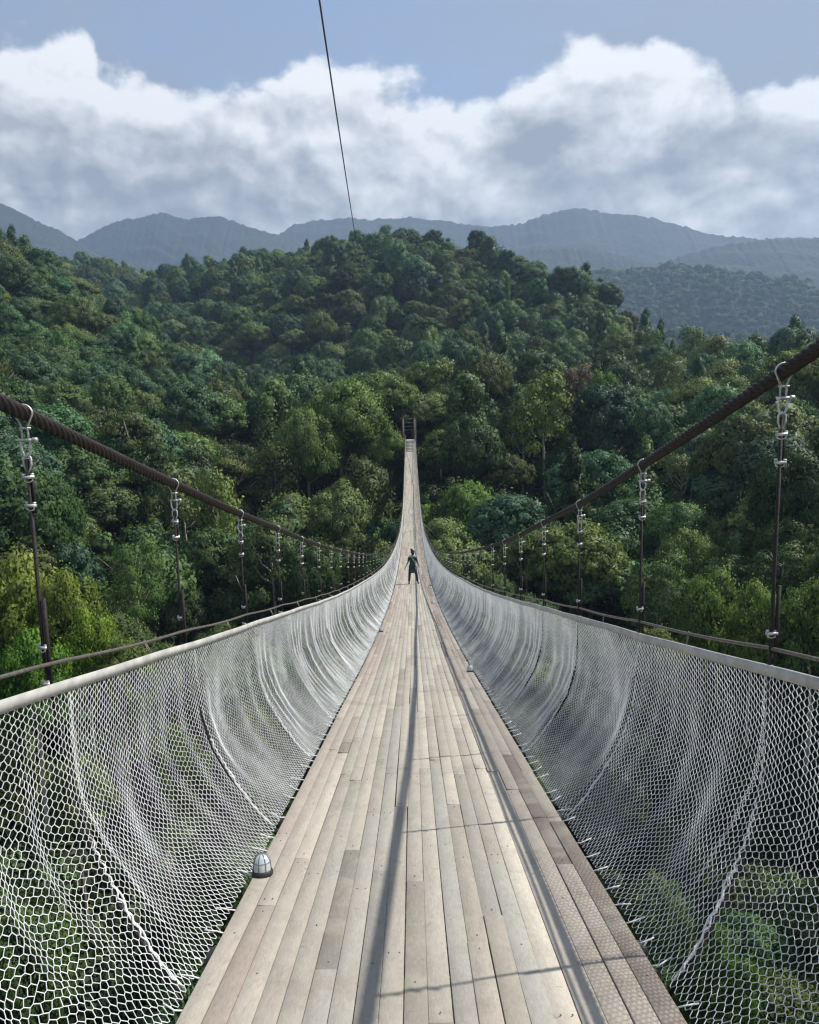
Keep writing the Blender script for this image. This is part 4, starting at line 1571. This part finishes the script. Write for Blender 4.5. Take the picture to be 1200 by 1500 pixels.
def lamp(xo, h, label):
    e = empty('solar_lamp', (X0+xo, h, float(deck(h))+0.004))
    e.rotation_euler = (math.atan(float(dslope(h))), 0, 0.25)
    m = MB()
    m.lathe([(0.0, 0.0), (0.055, 0.0), (0.056, 0.006), (0.055, 0.020), (0.050, 0.026), (0.0, 0.026)], 20)
    m.build('lamp_base', M_BLACK, e, True)
    m = MB()
    m.lathe([(0.048, 0.026), (0.0485, 0.045), (0.046, 0.065), (0.039, 0.085), (0.028, 0.099), (0.014, 0.107), (0.0, 0.109)], 20)
    m.build('lamp_dome', M_DOME, e, True)
    for k in range(4):
        m = MB()
        a = k*math.pi/4+0.35
        q = [(r0*1.02*math.cos(a)*sg, r0*1.02*math.sin(a)*sg, z) for sg, r0, z in [(1, .0485, .028), (1, .0485, .045), (1, .046, .065), (1, .039, .086), (1, .028, .100), (1, .014, .108), (-1, .014, .108), (-1, .028, .100), (-1, .039, .086), (-1, .046, .065), (-1, .0485, .045), (-1, .0485, .028)]]
        m.tube(q, 0.0025, 5)
        m.build('dome_rib', M_RIB, e, True)
    m = MB()
    m.tube([(0.0465*math.cos(a), 0.0465*math.sin(a), 0.066) for a in np.arange(16)*math.pi/8], 0.0022, 5, closed=True)
    m.build('dome_ring', M_RIB, e, True)
    tag(e, label, 'lamp', 'domed lamps on the deck edges')


lamp(-0.855, 3.70, 'grey ribbed dome lamp on the left deck edge nearest the camera')
lamp(0.86, 11.4, 'small dome lamp on the right deck edge in the middle distance')
lamp(-0.84, 18.3, 'tiny dome lamp on the left deck edge halfway to the person')
lamp(0.84, 35.5, 'dark dome lamp on the right deck edge beside the person')

# ------------------------------------------------------------------ far gate and stairs
tw = empty('bridge_tower', (X0-0.28, 152.3, float(deck(151.0))))
m = MB()
gz = float(deck(151.0))
for sx in (-1.15, 1.15):
    m = MB()
    m.box((sx, 0, 0.4), (0.42, 0.42, 7.6))
    m.box((sx, 0, 4.28), (0.56, 0.56, 0.16))
    m.build('tower_post', M_TOWER, tw)
for k, zz in enumerate((1.75, 2.5, 3.2, 3.95)):
    m = MB()
    m.box((0, -0.06-0.01*k, zz), (1.88, 0.08, 0.07 if k < 3 else 0.20))
    m.build('crossbar', M_BAR if k < 3 else M_TOWER, tw)
tag(tw, 'dark timber gate tower with pale crossbars at the far end of the bridge', 'tower')
st = empty('landing_stairs', (X0-0.26, 136.0, float(deck(136))))
for k in range(8):
    y0 = 2.0+k*1.5
    m = MB()
    zt_ = float(deck(136+y0))-float(deck(136))+0.10
    m.box((0, y0, zt_), (1.62, 0.95, 0.10))
    m.build('stair_tread', M_RAIL, st)
    m = MB()
    m.box((0, y0-0.40, zt_-0.12), (1.60, 0.05, 0.14))
    m.build('stair_riser', M_TOWER, st)
tag(st, 'pale stepped treads climbing to the gate at the far bridge end', 'stairs')

# ------------------------------------------------------------------ overhead cable
A_ = at(468, 0, 26.0)
B_ = at(531, 374, 470.0)
dirv = A_-B_
pts_ = []
for tt in np.linspace(0, 1.045, 60):
    q = B_+dirv*tt
    q[2] -= 14.0*4*tt*(1-tt)*0.42
    q[0] -= 0.0
    pts_.append(q)
pts_ = np.array(pts_)
c = empty('overhead_cable', tuple(pts_[0]))
mb = MB()
mb.tube(pts_-pts_[0], np.interp(np.linspace(0, 1, 60), [0, 1], [0.12, 0.029]), 6)
mb.build('cable_strand', M_HANDC, c, True)
tag(c, 'thin dark cable slanting down from the sky to the central hill', 'cable')


# ------------------------------------------------------------------ the walker
def skin_mesh(name, verts, edges, radii, mat, root=0, sub=2, parent=None):
    me = bpy.data.meshes.new(name)
    me.from_pydata(verts, edges, [])
    o = bpy.data.objects.new(name, me)
    COL.objects.link(o)
    md = o.modifiers.new('skin', 'SKIN')
    md.use_smooth_shade = True
    for i, r0 in enumerate(radii):
        me.skin_vertices[0].data[i].radius = r0 if isinstance(r0, tuple) else (r0, r0)
        me.skin_vertices[0].data[i].use_root = (i == root)
    sb = o.modifiers.new('sub', 'SUBSURF')
    sb.levels = sb.render_levels = sub
    dg = bpy.context.evaluated_depsgraph_get()
    nm = bpy.data.meshes.new_from_object(o.evaluated_get(dg))
    bpy.data.objects.remove(o)
    nm.materials.clear()
    nm.materials.append(mat)
    nm.name = name
    for p_ in nm.polygons:
        p_.use_smooth = True
    return obj(name, nm, parent)


HP = 36.6
man = empty('person', (X0-0.02, HP, float(deck(HP))+0.005))
# body: pelvis root, spine, head, arms (left one hanging out, right one bent up), legs apart; seen from behind
bv = [(0, 0, 0.95), (0, 0.01, 1.10), (0, 0.01, 1.27), (0, 0, 1.42), (0, 0.0, 1.50), (0.01, 0.01, 1.58), (0.015, 0.02, 1.66), (0.015, 0.01, 1.74),
      (-0.10, 0, 0.92), (-0.16, 0.0, 0.52), (-0.19, -0.03, 0.09), (-0.20, 0.12, 0.035),
      (0.10, 0, 0.92), (0.18, 0.03, 0.52), (0.25, -0.01, 0.09), (0.33, 0.10, 0.035),
      (-0.17, 0, 1.41), (-0.23, 0.02, 1.15), (-0.33, 0.08, 0.93), (-0.36, 0.10, 0.86),
      (0.17, 0, 1.41), (0.25, 0.03, 1.16), (0.31, 0.14, 0.95), (0.33, 0.17, 0.88)]
be = [(0, 1), (1, 2), (2, 3), (3, 4), (4, 5), (5, 6), (6, 7), (0, 8), (8, 9), (9, 10), (10, 11), (0, 12), (12, 13), (13, 14), (14, 15), (3, 16), (16, 17), (17, 18), (18, 19), (3, 20), (20, 21), (21, 22), (22, 23)]
br = [(0.13, 0.10), (0.12, 0.09), (0.14, 0.10), (0.12, 0.09), 0.055, 0.075, 0.092, 0.065, 0.085, 0.056, 0.038, 0.035, 0.085, 0.056, 0.038, 0.035,
      0.058, 0.042, 0.028, 0.030, 0.058, 0.042, 0.028, 0.030]
body = skin_mesh('body', bv, be, br, M_SKIN, 0, 2, man)
# five short fingers on each hanging hand
for (hx, hy, hz, dx) in ((-0.36, 0.10, 0.86, -0.012), (0.33, 0.17, 0.88, 0.010)):
    fg = MB()
    for k, (o1, ln) in enumerate([(-0.022, 0.062), (-0.008, 0.072), (0.007, 0.068), (0.020, 0.055)]):
        fg.tube([(hx+dx, hy+o1, hz-0.005), (hx+dx*2, hy+o1, hz-0.025-ln*0.5), (hx+dx*1.2, hy+o1+0.008, hz-0.025-ln)], [0.009, 0.008, 0.006], 5)
    fg.tube([(hx, hy+0.025, hz+0.01), (hx-dx*1.5, hy+0.045, hz-0.02), (hx-dx*1.5, hy+0.05, hz-0.05)], [0.010, 0.009, 0.007], 5)
    fg.build('fingers', M_SKIN, man, True)
skin_mesh('trousers', [(0, 0, 0.98), (-0.10, 0, 0.90), (-0.16, 0, 0.52), (-0.19, -0.03, 0.12), (0.10, 0, 0.90), (0.18, 0.03, 0.52), (0.25, -0.01, 0.12)],
          [(0, 1), (1, 2), (2, 3), (0, 4), (4, 5), (5, 6)], [(0.15, 0.12), 0.10, 0.075, 0.062, 0.10, 0.075, 0.062], M_TROU, 0, 2, man)
skin_mesh('long_tunic', [(0.0, 0, 1.42), (0, 0.01, 1.25), (0.0, 0.01, 1.02), (0.0, 0.0, 0.84), (0.02, 0.0, 0.68), (0.03, 0, 0.56), (-0.16, 0, 1.40), (-0.22, 0.02, 1.15), (0.16, 0, 1.40), (0.24, 0.03, 1.16)],
          [(0, 1), (1, 2), (2, 3), (3, 4), (4, 5), (0, 6), (6, 7), (0, 8), (8, 9)], [(0.15, 0.10), (0.155, 0.12), (0.16, 0.125), (0.18, 0.14), (0.19, 0.15), (0.17, 0.14), 0.070, 0.052, 0.070, 0.052], M_COAT, 1, 2, man)
skin_mesh('shoulder_scarf', [(0, -0.01, 1.49), (-0.12, -0.03, 1.45), (-0.17, -0.04, 1.37), (0.12, -0.03, 1.45), (0.14, -0.05, 1.36), (0.0, -0.07, 1.41)],
          [(0, 1), (1, 2), (0, 3), (3, 4), (0, 5)], [(0.085, 0.085), 0.065, 0.05, 0.065, 0.05, 0.06], M_SCARF, 0, 2, man)
m = MB()
for (cx_, cy_, cz_, ra, rb) in ((0.015, -0.012, 1.675, 0.100, 0.125), (0.03, -0.05, 1.60, 0.075, 0.09)):
    m.lathe([(ra*math.sin(a), -rb*math.cos(a)) for a in np.linspace(0.02, math.pi-0.02, 12)], 14, (cx_, cy_, cz_))
hair = m.build('hair', M_HAIR, man, True)
m = MB()
m.lathe([(0.062*math.sin(a), -0.055*math.cos(a)) for a in np.linspace(0.02, math.pi-0.02, 9)], 12, (-0.045, -0.05, 1.80))
m.build('hair_bun', M_HAIR, hair, True)
m = MB()
m.box((0.175, -0.03, 0.93), (0.10, 0.20, 0.28))
m.tube([(0.17, -0.05, 1.06), (0.05, -0.14, 1.28), (-0.09, -0.06, 1.46)], 0.014, 5)
m.build('shoulder_bag', M_SCARF, man)
for sx, sy in ((-0.20, 0.04), (0.285, 0.05)):
    skin_mesh('shoe', [(sx, sy-0.09, 0.045), (sx+0.01, sy, 0.05), (sx+0.03, sy+0.13, 0.035)], [(0, 1), (1, 2)], [0.042, 0.045, 0.036], M_SHOE, 1, 2, man)
man.scale = (0.97, 0.97, 0.97)
tag(man, 'lone person in a dark teal tunic and navy trousers standing mid bridge', 'person')

# ------------------------------------------------------------------ haze
mh = bpy.data.materials.new('valley_haze')
mh.use_nodes = True
h_ = NT(mh.node_tree)
h_.n.clear()
pvn = h_.new('ShaderNodeVolumePrincipled')
pvn.inputs['Density'].default_value = 0.00018
pvn.inputs['Color'].default_value = (0.50, 0.70, 1.0, 1)
pvn.inputs['Anisotropy'].default_value = 0.15
ho = h_.new('ShaderNodeOutputMaterial')
h_.l.new(pvn.outputs[0], ho.inputs['Volume'])
m = MB()
m.box((0, 4300, (1180-62)/2.0-1), (18400, 9500, 1180+62))
hz_ = m.build('haze', mh)
hz_.location = (0, 0, -20)
tag(hz_, 'thin bluish mountain haze filling the valley', 'haze', kind='stuff')
mh.cycles.homogeneous_volume = True if hasattr(mh, 'cycles') and hasattr(mh.cycles, 'homogeneous_volume') else None
